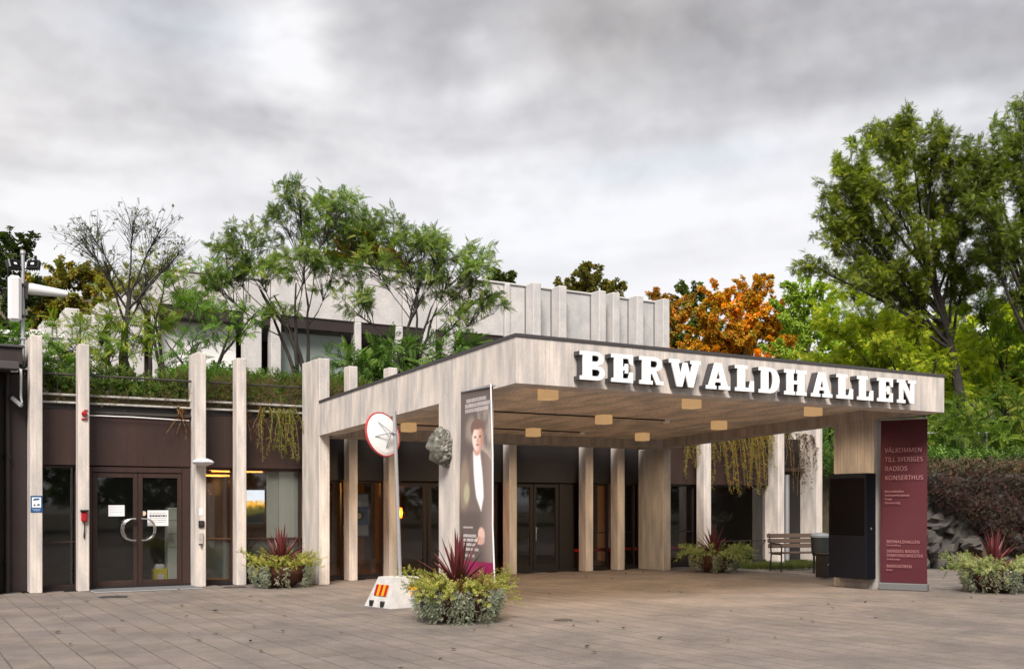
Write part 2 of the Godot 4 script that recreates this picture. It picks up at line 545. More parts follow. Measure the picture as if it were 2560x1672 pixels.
# lobes: [x, y, z, rx, ry] in world metres
func tree(called: String, label: String, group: String, base: Vector3, lobes: Array, o: Dictionary) -> Node3D:
	rng.seed = o.get("seed", hash(label))
	var root := thing(called, label, o.get("category", "tree"), base, 0.0, group)
	var tr := MB.new()
	var tw := MB.new()
	var mid := Vector3.ZERO
	for l in lobes: mid += V(l[0], l[1], l[2]) / lobes.size()
	var lo := 1e9
	for l in lobes: lo = minf(lo, l[1] - l[4])
	var r0: float = o.get("r", 0.15)
	var stems: int = o.get("stems", 1)
	var lean: float = o.get("lean", 0.35)
	var trunks := []
	for s in stems:
		var foot := V(rng.randf_range(-1, 1), 0, rng.randf_range(-1, 1)) * (0.0 if stems == 1 else 0.28)
		var off := V(mid.x - base.x, 0, mid.z - base.z) * 0.8 + V(rng.randf_range(-1, 1), 0, rng.randf_range(-1, 1)) * (0.15 if stems == 1 else 1.1)
		var top := V(off.x, (mid.y - base.y) * o.get("top", 0.9), off.z)
		var ctl := foot + V(off.x * lean, top.y * 0.55, off.z * lean)
		var pts := []
		var rad := []
		for i in 9:
			var f := i / 8.0
			pts.append(bez(foot, ctl, top, f) + V(rng.randf_range(-1, 1), 0, rng.randf_range(-1, 1)) * 0.03 * minf(i, 1))
			rad.append(r0 * lerpf(1.0, 0.3, f) * (1.35 if i == 0 else 1.0))
		tr.tube(pts, rad, 8)
		trunks.append([foot, ctl, top])
	var xs := []
	var cs := PackedColorArray()
	var dens: float = o.get("n", 60)
	var size: float = o.get("size", 0.35)
	var cols: Array = o.cols
	var droop: float = o.get("droop", 0.25)
	var topb: float = o.get("topbias", 0.0)
	for l in lobes:
		var ctr := V(l[0], l[1], l[2]) - base
		var rx: float = l[3]
		var ry: float = l[4]
		var best: Array = trunks[0]
		for q in trunks:
			if (q[2] - ctr).length() < (best[2] - ctr).length(): best = q
		var f0 := clampf((ctr.y - ry * 0.6) / maxf(best[2].y, 0.1) * 0.75 - 0.1, o.get("fork", 0.3), 0.97) * rng.randf_range(0.85, 1.0)
		var a := bez(best[0], best[1], best[2], f0)
		var goal := ctr - V(0, ry * 0.25, 0)
		var c1 := a.lerp(goal, 0.5) + V(0, (goal - a).length() * rng.randf_range(-0.16, 0.06), 0) + rdir() * 0.1 * rx
		var rl: float = clampf(r0 * 0.38 * (1.1 - f0 * 0.6), 0.012, 1.0)
		var lp := []
		var lr := []
		for i in 7:
			lp.append(bez(a, c1, goal, i / 6.0) + rdir() * 0.02 * minf(i, 1))
			lr.append(rl * lerpf(1.0, 0.4, i / 6.0))
		tr.tube(lp, lr, 6)
		var tint := exp(rng.randfn() * o.get("clump", 0.14))
		var nt: int = maxi(3, int(o.get("twigs", 12) * rx))
		var nl := int(dens * rx * ry * 2.0 / nt) + 1
		for j in nt:
			var st := bez(a, c1, goal, rng.randf_range(0.55, 1.0))
			var d := rdir()
			if d.y < 0 and rng.randf() < topb: d.y = -d.y
			var en := ctr + d * V(rx, ry, rx) * pow(rng.randf_range(0.3, 1.0), 0.5)
			var cc := st.lerp(en, 0.5) + V(0, 0.12 * ry, 0) + rdir() * 0.12 * rx
			var tp := []
			var q0: float = o.get("twig_r", 0.012)
			for i in 4: tp.append(bez(st, cc, en, i / 3.0))
			tw.tube(tp, [q0, q0 * 0.8, q0 * 0.55, q0 * 0.3], 3, false)
			for i in nl:
				var f: float = 1.0 - pow(rng.randf(), 1.6) * o.get("along", 0.75)
				var p := bez(st, cc, en, f) + rdir() * size * 0.22
				var out := ((en - st).normalized() * 0.6 + rdir() * 0.9 + V(0, -droop, 0)).normalized()
				xs.append(Transform3D(aim(out, rng.randfn() * 0.5, size * rng.randf_range(0.65, 1.2)), p))
				var cl := mixc(cols)
				cs.append(Color(cl.r * tint, cl.g * tint, cl.b * tint))
	part(root, "trunk", tr, o.get("bark", M.bark))
	part(root, "twigs", tw, o.get("bark", M.bark), Vector3.ZERO, "stuff")
	if xs.size(): copies(root, "crown", o.get("mesh", L.broad), M.leaf, xs, cs)
	return root

# ------------------------------------------------------------------ setting
func sky_image() -> ImageTexture:
	var w := 2048
	var h := 1024
	var f := FastNoiseLite.new()
	f.noise_type = FastNoiseLite.TYPE_SIMPLEX
	f.seed = 4
	f.frequency = 0.9
	f.fractal_octaves = 6
	f.fractal_gain = 0.62
	var g := FastNoiseLite.new()
	g.noise_type = FastNoiseLite.TYPE_SIMPLEX
	g.seed = 9
	g.frequency = 0.3
	g.fractal_octaves = 3
	# thick and thin places in the cloud sheet: azimuth, elevation, half widths (degrees), change of tone
	var spots := [[19.0, 24.1, 2.5, 3.1, 0.17, 0], [20.0, 21.6, 1.8, 1.2, 0.05, 0], [12.6, 23.6, 4.7, 2.1, -0.05, -1], [6.8, 21.1, 2.3, 2.1, -0.05, 0], [26.4, 24.6, 3.9, 2.9, -0.10, 0], [26.0, 21.3, 2.5, 1.2, -0.05, 0], [28.8, 23.6, 1.1, 0.8, 0.10, 0], [29.8, 20.9, 1.2, 1.1, 0.11, 0], [27.4, 21.4, 0.6, 1.0, 0.05, 0], [32.1, 22.3, 1.2, 0.8, 0.05, 0], [40.9, 23.3, 6.2, 2.3, -0.17, 1], [35.1, 24.5, 3.3, 1.8, -0.07, 1], [44.8, 23.6, 0.9, 0.4, 0.09, 0], [43.6, 22.1, 0.4, 1.0, 0.07, 0], [42.4, 21.3, 1.4, 0.5, 0.09, 0], [54.6, 21.8, 5.3, 1.1, -0.13, 1], [49.6, 20.9, 3.3, 0.8, -0.06, 0], [55.3, 19.6, 2.9, 1.0, 0.06, 0], [41.5, 18.0, 3.5, 0.8, -0.06, -1], [36.8, 17.4, 2.5, 0.6, -0.03, -1], [7.5, 18.2, 1.6, 1.2, 0.07, 0], [9.0, 16.5, 2.3, 1.2, 0.03, 0], [18.3, 19.8, 1.6, 0.7, 0.05, 0], [-30.0, 25.0, 9.0, 6.0, -0.1, 1], [85.0, 24.0, 8.0, 5.0, -0.1, 0], [120.0, 24.0, 7.0, 4.0, 0.12, 0], [-80.0, 22.0, 8.0, 4.0, 0.12, 0], [170.0, 26.0, 12.0, 5.0, -0.08, 1], [-140.0, 24.0, 9.0, 5.0, 0.1, -1]]
	var data := PackedByteArray()
	data.resize(w * h * 3)
	for y in h:
		var el := (0.5 - (y + 0.5) / h) * PI
		if el < -0.06:
			for x in w:
				var i := (y * w + x) * 3
				data[i] = 96
				data[i + 1] = 92
				data[i + 2] = 88
			continue
		var e := rad_to_deg(el)
		var base := lerpf(0.93, 0.56, smoothstep(12.0, 27.5, e))
		var ce := cos(el)
		var k := 1.0 / (maxf(sin(el), 0.0) + 0.16)
		for x in w:
			var az := wrapf((x + 0.5) / w * TAU, -PI, PI)
			var px := sin(az) * ce * k
			var pz := -cos(az) * ce * k
			var wx := g.get_noise_2d(px + 31.0, pz)
			var n := f.get_noise_2d(px * 0.9 + pz * 0.5 + wx * 0.5, (pz * 0.8 - px * 0.5) * 1.6 + wx * 0.4)
			var s := base + n * 0.20 * smoothstep(3.0, 20.0, e) + wx * 0.035 * smoothstep(3.0, 22.0, e)
			var ad := rad_to_deg(az)
			var tint := 0.0
			if e > 10.0 and e < 40.0:
				for q in spots:
					var da: float = (ad - q[0]) / q[2]
					if da > 2.4 or da < -2.4: continue
					var de: float = (e - q[1]) / q[3]
					var gq: float = exp(-(da * da + de * de)) * (0.9 + 1.3 * n)
					s += q[4] * gq * 1.12
					tint += q[5] * gq * 0.03
			s += f.get_noise_2d(ad * 0.16 + 40.0, e * 0.24) * 0.10 * smoothstep(9.0, 18.0, e)
			s = clampf(s, 0.25, 0.97)
			var warm := clampf(tint + g.get_noise_2d(px * 1.4, pz * 1.4 + 70.0) * 0.03 + 0.004, -0.035, 0.035) * smoothstep(6.0, 20.0, e)
			# stored as sRGB; the tone here is what the eye sees
			var v := s / EXPO
			var i := (y * w + x) * 3
			var c := Color(v * (1.0 + warm), v, v * (1.0 - warm * 1.2) + 0.008).linear_to_srgb()
			data[i] = clampi(int(c.r * 255), 0, 255)
			data[i + 1] = clampi(int(c.g * 255), 0, 255)
			data[i + 2] = clampi(int(c.b * 255), 0, 255)
	return ImageTexture.create_from_image(Image.create_from_data(w, h, false, Image.FORMAT_RGB8, data))

var hill_noise := FastNoiseLite.new()

func bank(x: float, z: float) -> float: return (x - 19.46) * 0.553 - (z + 18.1) * 0.833

func ground_at(x: float, z: float) -> float:
	var n := hill_noise.get_noise_2d(x, z)
	var back := -1.0
	if z < -33.6: back = 3.6 + 0.23 * (-33.6 - z) + n * 0.8
	var side := -0.6
	if x > 22.4:
		var d := bank(x, z)
		side = -0.06 + 0.08 * smoothstep(0.0, 0.5, d) + (2.3 + n * 0.25) * smoothstep(0.7, 1.9, d) + 0.11 * maxf(0.0, d - 1.9)
	return maxf(back, side)

func build_ground() -> void:
	hill_noise.seed = 3
	hill_noise.frequency = 0.12
	hill_noise.fractal_octaves = 3
	var k := MB.new()
	k.quad(V(-150, -0.05, -16), V(150, -0.05, -16), V(150, -0.05, 150), V(-150, -0.05, 150), Vector3.UP)
	k.quad(V(-150, -0.05, -34), V(22.4, -0.05, -34), V(22.4, -0.05, -16), V(-150, -0.05, -16), Vector3.UP)
	structure("ground", k, M.earth)
	k = MB.new()
	var st := 1.0
	for ix in range(-40, 130):
		for iz in range(-125, -9):
			var x0 := ix * st + 0.4
			var z0 := iz * st
			var hs := []
			for q in [[0, 0], [1, 0], [1, 1], [0, 1]]: hs.append(V(x0 + q[0] * st, ground_at(x0 + q[0] * st, z0 + q[1] * st), z0 + q[1] * st))
			if maxf(maxf(hs[0].y, hs[1].y), maxf(hs[2].y, hs[3].y)) < -0.04: continue
			k.quad(hs[0], hs[1], hs[2], hs[3], Vector3.UP)
	structure("hillside", k, M.earth)

	# forecourt: long rows of concrete slabs in running bond over a dark bed
	k = MB.new()
	k.quad(V(-12, -0.014, -22), V(30, -0.014, -22), V(30, -0.014, 24), V(-12, -0.014, 24), Vector3.UP)
	var pav := structure("paving", k, M["paving joint"])
	var w := 0.35
	var ln := 0.70
	var vars := []
	rng.seed = 5
	for i in 10:
		var m := MB.new()
		var t := rng.randf_range(0.95, 1.045)
		m.col = Color(t * rng.randf_range(0.99, 1.03), t, t * rng.randf_range(0.95, 1.0))
		_slab(m, w, ln, rng.randf_range(-0.0008, 0.0008))
		vars.append(m.done())
	var list := []
	var cam := V(0, EYE, 0)
	var fw := V(sin(deg_to_rad(TURN)), 0, -cos(deg_to_rad(TURN)))
	var rt := V(cos(deg_to_rad(TURN)), 0, sin(deg_to_rad(TURN)))
	var rest := MB.new()
	for r in range(-14, 66):
		var off := 0.0 if posmod(r, 2) == 0 else ln / 2
		for j in range(-31, -1):
			var p := V(r * w + w / 2, 0, j * ln + off)
			if bank(p.x, p.z) > 0.3 and p.x > 18.2: continue
			if p.z < -20.9: continue
			var rel := p - cam
			var dz := rel.dot(fw)
			var shown := dz > 9.7 and absf(rel.dot(rt)) < dz * 0.5
			list.append([rel.length() if shown else 1000.0 + rel.length(), p])
	list.sort_custom(func(a, b): return a[0] < b[0])
	for i in list.size():
		var p: Vector3 = list[i][1]
		if i < 300: part(pav, "slab", vars[rng.randi() % 10], M["paving slab"], p)
		else:
			rest.t = Transform3D(Basis(), p)
			var t := rng.randf_range(0.95, 1.045)
			rest.col = Color(t * rng.randf_range(0.99, 1.03), t, t * rng.randf_range(0.95, 1.0))
			_slab(rest, w, ln, rng.randf_range(-0.0008, 0.0008))
	rest.t = Transform3D()
	part(pav, "slabs", rest, M["paving slab"], Vector3.ZERO, "stuff")

func _slab(m: MB, w: float, ln: float, lift: float) -> void:
	var x := w / 2 - 0.006
	var z := ln / 2 - 0.0035
	var b := 0.004
	var a := [V(-x, -0.014, -z), V(x, -0.014, -z), V(x, -0.014, z), V(-x, -0.014, z)]
	var t := [V(-x + b, lift, -z + b), V(x - b, lift, -z + b), V(x - b, lift, z - b), V(-x + b, lift, z - b)]
	m.quad(t[0], t[1], t[2], t[3], Vector3.UP)
	for i in 4:
		var j := (i + 1) % 4
		m.quad(a[i], a[j], t[j], t[i], a[i] + a[j] + V(0, 0.02, 0))

# canopy levels: the roof falls a little towards the building
func yb(z: float) -> float: return 3.24 + 0.0385 * (z + 12.22)
func yt(z: float) -> float: return 3.87 + 0.037 * (z + 12.22)

func slope_box(o: Node3D, called: String, mt: Material, x0: float, x1: float, z0: float, z1: float, lo: Callable, hi: Callable) -> MeshInstance3D:
	var k := MB.new()
	var q := o.global_position
	k.t = Transform3D(Basis(), -q)
	k.hexa([V(x0, lo.call(z0), z0), V(x1, lo.call(z0), z0), V(x1, lo.call(z1), z1), V(x0, lo.call(z1), z1), V(x0, hi.call(z0), z0), V(x1, hi.call(z0), z0), V(x1, hi.call(z1), z1), V(x0, hi.call(z1), z1)])
	return part(o, called, k, mt)

func build_canopy() -> void:
	var o := thing("entrance_canopy", "board-marked concrete entrance canopy with a flat roof on four piers", "canopy", V(11.8, 0, -16))
	var C: Material = M["board concrete"]
	var R: Material = M["rough board concrete"]
	var zero := func(_z): return 0.0
	slope_box(o, "front_fascia", C, 7.33, 16.28, -12.57, -12.22, yb, yt)
	slope_box(o, "side_fascia", C, 7.33, 7.68, -19.752, -12.572, yb, yt)
	slope_box(o, "side_fascia", R, 15.95, 16.28, -19.752, -12.572, yb, yt)
	slope_box(o, "back_beam", R, 7.682, 15.948, -20.3, -19.95, yb, func(z): return yt(z) - 0.2)
	slope_box(o, "soffit", M["soffit concrete"], 7.682, 15.948, -19.948, -12.572, func(z): return yb(z) + 0.2, func(z): return yt(z) - 0.12)
	for q in [[7.33, -14.53], [15.98, -14.50]]:
		slope_box(o, "pier", C if q[0] < 10 else R, q[0], q[0] + 0.28, q[1], q[1] + 0.98, zero, func(z): return yb(z) - 0.001)
	for x in [7.33, 15.98]:
		bx(o, "pier", C if x < 10 else R, x, x + 0.22, 0.0, 4.48 if x < 10 else 2.935, -20.75, -19.756, 0.012)
	var cp := MB.new()
	cp.t = Transform3D(Basis(), -o.position)
	for s in [[7.315, 16.295, -12.60, -12.205], [7.315, 7.70, -19.752, -12.602], [15.93, 16.295, -19.752, -12.602]]:
		var z0: float = s[2]
		var z1: float = s[3]
		cp.hexa([V(s[0], yt(z0) + 0.002, z0), V(s[1], yt(z0) + 0.002, z0), V(s[1], yt(z1) + 0.002, z1), V(s[0], yt(z1) + 0.002, z1), V(s[0], yt(z0) + 0.045, z0), V(s[1], yt(z0) + 0.045, z0), V(s[1], yt(z1) + 0.045, z1), V(s[0], yt(z1) + 0.045, z1)])
	part(o, "coping", cp, M["coping metal"])
	slope_box(o, "roof_membrane", M["coping metal"], 7.702, 15.928, -19.9, -12.604, func(z): return yt(z) - 0.118, func(z): return yt(z) - 0.08)
	# conduits and small sensors under the soffit
	for q in [[-16.42, 8.0, 13.3], [-18.95, 8.0, 13.0]]:
		var k := MB.new()
		var y: float = yb(q[0]) + 0.185
		k.t = Transform3D(Basis(), -o.position)
		k.tube([V(q[1], y, q[0]), V(q[2], y, q[0])], [0.014, 0.014], 6)
		part(o, "conduit", k, M.iron)
		var s := MB.new()
		s.t = Transform3D(Basis(), V(q[2] + 0.05, y, q[0]) - o.position)
		s.bev(-0.05, 0.05, -0.06, 0.015, -0.05, 0.05, 0.01)
		part(o, "junction_box", s, M["white paint"])

func build_letters() -> void:
	var o := thing("lettering_sign", "big white slab-serif letters with dark sides on the canopy front", "sign", V(8.27, 3.33, -12.22))
	var a0 := func(cx: float, cy: float, rx: float, ry: float, f: float, t: float) -> Array:
		var r := []
		for i in 9:
			var w := deg_to_rad(lerpf(f, t, i / 8.0))
			r.append(Vector2(cx + rx * cos(w), cy + ry * sin(w)))
		return r
	var pv := func(a: Array) -> PackedVector2Array:
		var r := PackedVector2Array()
		for i in range(0, a.size(), 2): r.append(Vector2(a[i], a[i + 1]))
		return r
	var stem: PackedVector2Array = pv.call([0, 0, .42, 0, .42, 1, 0, 1, 0, .86, .1, .86, .1, .14, 0, .14])
	var bowl := func(cx: float, cy: float, ro: float, ri: float) -> PackedVector2Array:
		var r := PackedVector2Array([Vector2(.42, cy + ro)])
		r.append_array(PackedVector2Array(a0.call(cx, cy, ro * 1.1, ro, 90, -90)))
		r.append(Vector2(.42, cy - ro))
		r.append(Vector2(.42, cy - ri))
		r.append_array(PackedVector2Array(a0.call(cx, cy, ri * 0.9, ri, -90, 90)))
		r.append(Vector2(.42, cy + ri))
		return r
	var dd := PackedVector2Array([Vector2(.42, 1)])
	dd.append_array(PackedVector2Array(a0.call(.5, .5, .42, .5, 90, -90)))
	dd.append_array(PackedVector2Array([Vector2(.42, 0), Vector2(.42, .15)]))
	dd.append_array(PackedVector2Array(a0.call(.48, .5, .13, .35, -90, 90)))
	dd.append(Vector2(.42, .85))
	var G := {
		"B": [.9, [stem, bowl.call(.58, .76, .24, .105), bowl.call(.6, .26, .26, .115)]],
		"E": [.82, [pv.call([0, 0, .8, 0, .8, .38, .68, .38, .62, .15, .42, .15, .42, .43, .5, .43, .5, .33, .62, .33, .62, .67, .5, .67, .5, .57, .42, .57, .42, .85, .62, .85, .68, .64, .8, .64, .8, 1, 0, 1, 0, .86, .1, .86, .1, .14, 0, .14])]],
		"R": [.92, [pv.call([0, 0, .5, 0, .5, .14, .42, .14, .42, 1, 0, 1, 0, .86, .1, .86, .1, .14, 0, .14]), bowl.call(.58, .74, .26, .115), pv.call([.42, .48, .64, .48, .78, .14, .92, .14, .92, 0, .64, 0, .48, .38, .42, .38])]],
		"W": [1.26, [pv.call([0, .86, 0, 1, .42, 1, .42, .86, .36, .86, .45, .45, .56, .9, .72, .9, .83, .45, .92, .86, .86, .86, .86, 1, 1.26, 1, 1.26, .86, 1.19, .86, .96, 0, .76, 0, .64, .47, .52, 0, .3, 0, .08, .86])]],
		"A": [1.0, [pv.call([0, 0, .42, 0, .42, .14, .34, .14, .38, .27, .5, .27, .5, .4, .42, .4, .5, .7, .5, 1, .36, 1, .1, .14, 0, .14]), pv.call([1, 0, .54, 0, .54, .14, .64, .14, .6, .27, .5, .27, .5, .4, .58, .4, .5, .7, .5, 1, .64, 1, .9, .14, 1, .14])]],
		"L": [.8, [pv.call([0, 0, .8, 0, .8, .42, .66, .42, .6, .15, .42, .15, .42, .86, .52, .86, .52, 1, 0, 1, 0, .86, .1, .86, .1, .14, 0, .14])]],
		"D": [.92, [stem, dd]],
		"H": [1.02, [pv.call([0, 0, .47, 0, .47, .14, .41, .14, .41, .43, .61, .43, .61, .14, .55, .14, .55, 0, 1.02, 0, 1.02, .14, .92, .14, .92, .86, 1.02, .86, 1.02, 1, .55, 1, .55, .86, .61, .86, .61, .57, .41, .57, .41, .86, .47, .86, .47, 1, 0, 1, 0, .86, .1, .86, .1, .14, 0, .14])]],
		"N": [1.0, [pv.call([0, 0, .42, 0, .42, .14, .31, .14, .31, .62, .68, 0, .9, 0, .9, .86, 1, .86, 1, 1, .6, 1, .6, .86, .71, .86, .71, .42, .38, 1, 0, 1, 0, .86, .11, .86, .11, .14, 0, .14])]],
	}
	var word := "BERWALDHALLEN"
	var total := 0.0
	for c in word: total += G[c][0]
	var hh := 0.40
	var sx := 0.475
	var gap := (15.3 - 8.27 - total * sx) / (word.length() - 1)
	var x := 0.0
	for c in word:
		var side := MB.new()
		var face := MB.new()
		for p in G[c][1]:
			var q := PackedVector2Array()
			for e in p: q.append(Vector2(e.x * sx, e.y * hh))
			side.prism(q, 0.012, 0.155, 2)
			face.prism(q, 0.155, 0.175, 1)
		var m := part(o, "letter", side, M["letter side"], V(x, 0, 0))
		m.set_meta("label", "white letter " + c + " with dark sides")
		part(m, "letter_face", face, M["letter white"])
		x += G[c][0] * sx + gap

# ------------------------------------------------------------------ the low entrance wing
func window_bay(o: Node3D, x0: float, x1: float, y0: float, y1: float, z: float, bars: Array, mt: Material, glass: Material, called := "window") -> MeshInstance3D:
	var f := MB.new()
	f.t = Transform3D(Basis(), V(x0, 0, z) - o.position)
	var w := x1 - x0
	var b := 0.045
	f.span(0, b, y0, y1, -0.05, 0.03)
	f.span(w - b, w, y0, y1, -0.05, 0.03)
	f.span(b, w - b, y1 - b, y1, -0.05, 0.028)
	f.span(b, w - b, y0, y0 + b, -0.05, 0.028)
	for y in bars: f.span(b, w - b, y - 0.015, y + 0.015, -0.04, 0.02)
	var wn := part(o, called, f, mt)
	var g := MB.new()
	g.t = Transform3D(Basis(), V(x0, 0, z) - o.position)
	g.span(b, w - b, y0 + b, y1 - b, -0.02, -0.012)
	part(wn, "pane", g, glass)
	return wn

func door_leaf(o: Node3D, x0: float, x1: float, y1: float, z: float, mt: Material) -> MeshInstance3D:
	var f := MB.new()
	f.t = Transform3D(Basis(), V(x0, 0, z) - o.position)
	var w := x1 - x0
	f.bev(0, 0.085, 0.03, y1, -0.03, 0.03, 0.006)
	f.bev(w - 0.085, w, 0.03, y1, -0.03, 0.03, 0.006)
	f.bev(0.085, w - 0.085, y1 - 0.09, y1, -0.028, 0.028, 0.006)
	f.bev(0.085, w - 0.085, 0.03, 0.15, -0.028, 0.028, 0.006)
	var d := part(o, "door", f, mt)
	var g := MB.new()
	g.t = Transform3D(Basis(), V(x0, 0, z) - o.position)
	g.span(0.085, w - 0.085, 0.15, y1 - 0.09, -0.006, 0.004)
	part(d, "pane", g, M.glass)
	return d

func build_wing() -> void:
	var o := thing("concert_hall_entrance", "low concrete entrance wing with slim pillars, brown panels and planted roof edge", "building", V(12, 0, -21))
	var C: Material = M["board concrete"]
	var B: Material = M["brown metal"]
	var D: Material = M["dark metal"]
	# pillars: x0, x1, depth
	for p in [[2.2, 2.4, .86, 4.62], [3.0, 3.19, .3, 4.52], [5.11, 5.31, .56, 4.52], [5.91, 6.1, .3, 4.47], [8.26, 8.45, .3, 4.47], [9.16, 9.36, .3, 4.5], [12.13, 12.33, .3, 4.5], [14.23, 14.45, .3, 4.5], [15.17, 15.38, .3, 4.5], [17.89, 18.13, .3, 4.5]]:
		bx(o, "pillar", C, p[0], p[1], 0, p[3], -20.5 - p[2], -20.5, 0.012)
	bx(o, "pillar", C, 20.48, 20.71, 0, 4.5, -21.1, -20.5, 0.012)
	bx(o, "pillar", C, 21.93, 22.15, 0, 4.5, -21.5, -20.5, 0.012)
	# bays of the front: x0, x1
	var bays := [[2.4, 3.0], [3.19, 5.11], [5.31, 5.91], [6.1, 7.33], [7.55, 8.26], [8.45, 9.16], [9.36, 12.13], [12.33, 14.23], [14.45, 15.17], [15.38, 15.98], [16.2, 17.89], [18.13, 20.48]]
	for i in bays.size():
		var x0: float = bays[i][0] - 0.09
		var x1: float = bays[i][1] + 0.09
		if i == 0: x0 = 2.402
		var low := 2.32 if i < 4 else 2.1
		var mt: Material = B if i < 4 or i > 9 else D
		bx(o, "wall_panel", mt, x0 + 0.004, x1 - 0.004, low, 3.34, -20.93, -20.87, 0.006)
		if i == 1:
			# brown double entrance door
			bx(o, "door_frame", B, 3.2, 3.3, 0, 2.3, -20.98, -20.88, 0.006)
			bx(o, "door_frame", B, 4.95, 5.105, 0, 2.3, -20.98, -20.88, 0.006)
			bx(o, "door_frame", B, 3.302, 4.948, 2.2, 2.3, -20.98, -20.885, 0.006)
			for q in [[3.305, 4.12], [4.125, 4.945]]:
				var d := door_leaf(o, q[0], q[1], 2.19, -20.93, B)
				# half of an oval pull: three bent steel rods
				var h := MB.new()
				h.t = Transform3D(Basis(), V(4.122, 1.115, -20.86) - o.position)
				var sg := -1.0 if q[0] < 4 else 1.0
				for r in 3:
					var pts := []
					for a in 17:
						var w := lerpf(-PI / 2, PI / 2, a / 16.0)
						pts.append(V(sg * (0.05 + (0.27 - r * 0.022) * pow(maxf(cos(w), 0.0), 0.7)), 0.215 * sin(w) * (1.0 - r * 0.03), 0.02 + r * 0.012))
					var rr := []
					for a in 17: rr.append(0.0085)
					h.tube(pts, rr, 6)
				part(d, "handle", h, M.steel)
			continue
		if i == 6:
			for q in [[9.4, 10.28], [10.31, 11.17], [11.2, 12.09]]: door_leaf(o, q[0], q[1], 2.08, -21.0, D)
			continue
		if i == 7:
			bx(o, "door_frame", D, 13.78, 14.2, 0.0, 2.09, -21.03, -20.94, 0.006)
			for q in [[12.37, 13.05], [13.06, 13.77]]:
				var d := door_leaf(o, q[0], q[1], 2.08, -20.99, D)
				if q[0] > 13:
					var h := MB.new()
					h.t = Transform3D(Basis(), V(13.10, 1.0, -20.95) - o.position)
					h.tube([V(0, -0.25, 0), V(0, -0.25, 0.04), V(0, 0.05, 0.04), V(0, 0.05, 0)], [0.01, 0.012, 0.012, 0.01], 6)
					part(d, "handle", h, M.steel)
			continue
		var gl: Material = M.glass
		var bars := [0.9] if i in [0, 2, 3, 8, 9, 10] else ([0.62] if i == 11 else [])
		window_bay(o, bays[i][0] - 0.05, bays[i][1] + 0.05, 0.06, low - 0.005, -20.98, bars, B if i < 4 else D, gl)
		if i in [2, 3]:
			bx(o, "frosted_panel", M["pale glass"], bays[i][0], bays[i][1], 0.12, 0.86, -21.03, -21.02)
	bx(o, "plinth", D, 2.402, 22.0, 0.0, 0.058, -21.05, -20.86)
	# roof edge: two thin concrete ledges over a dark joint
	bx(o, "flashing", D, 2.402, 20.47, 3.345, 3.449, -21.2, -20.89)
	bx(o, "ledge", M["stone base"], 2.402, 20.47, 3.45, 3.488, -21.3, -20.82, 0.008)
	bx(o, "ledge", M["stone base"], 2.402, 20.47, 3.60, 3.64, -21.4, -20.90, 0.008)
	bx(o, "ledge_backing", M["earth"], 2.402, 20.47, 3.489, 3.599, -21.3, -20.98)
	var rl := MB.new()
	rl.t = Transform3D(Basis(), -o.position)
	rl.tube([V(2.4, 3.985, -20.84), V(7.32, 4.0, -20.84)], [0.02, 0.02], 8)
	for x in [2.7, 5.0, 5.6, 7.1]: rl.tube([V(x, 3.64, -20.95), V(x, 3.99, -20.84)], [0.01, 0.01], 5)
	part(o, "railing", rl, M.iron)
	# roof deck and its planted soil
	bx(o, "roof_slab", M["white concrete"], 2.3, 22.1, 3.2, 3.43, -33.0, -21.31)
	var so := MB.new()
	so.t = Transform3D(Basis(), -o.position)
	for i in 12:
		var z0 := -21.41 - i * 0.96
		var z1 := z0 - 0.96
		so.quad(V(-6, 3.62 + i * 0.14, z0), V(22.1, 3.62 + i * 0.14, z0), V(22.1, 3.76 + i * 0.14, z1), V(-6, 3.76 + i * 0.14, z1), Vector3.UP)
	part(o, "roof_soil", so, M.soil)
	# rooms behind the glass
	bx(o, "interior_floor", M["interior floor"], 2.3, 22.0, -0.04, 0.02, -28, -21.06)
	bx(o, "interior_ceiling", M.interior, 2.3, 22.0, 2.5, 2.6, -28, -20.95)
	bx(o, "interior_wall", M["interior"], 2.3, 22.0, 0.02, 2.5, -28.15, -28)
	bx(o, "interior_wall", M["interior"], 2.2, 2.3, 0.02, 2.5, -28, -21.37)
	bx(o, "interior_wall", M["interior"], 22.0, 22.1, 0.02, 3.2, -33, -21.52)
	bx(o, "interior_wall", M["interior wood"], 5.2, 5.28, 0.02, 2.5, -27.9, -21.3)
	bx(o, "interior_column", M["interior wood"], 9.9, 10.4, 0.02, 2.5, -25.2, -24.8)
	bx(o, "interior_column", M["interior wood"], 11.3, 11.9, 0.02, 2.5, -26.2, -25.8)
	bx(o, "interior_column", M["white paint"], 17.2, 17.5, 0.02, 2.5, -24.2, -23.9)
	# bay at the far end: dark recess with a rainwater pipe
	bx(o, "recess_wall", D, 20.72, 21.92, 0, 3.4, -21.25, -21.1)
	var pp := MB.new()
	pp.tube([V(0, 0, 0), V(0, 2.4, 0)], [0.07, 0.07], 10)
	part(o, "rainwater_pipe", pp, M.galvanised, V(21.2, 0.0, -20.9) - o.position)
	part(o, "blank", MB.new().done() if false else _strip(), M["iron"], V(5.05, 3.26, -20.84) - o.position).name = "door_canopy_bar"

func _strip() -> MB:
	var k := MB.new()
	k.bev(-1.85, 0.05, 0.02, 0.075, -0.03, 0.03, 0.006)
	return k

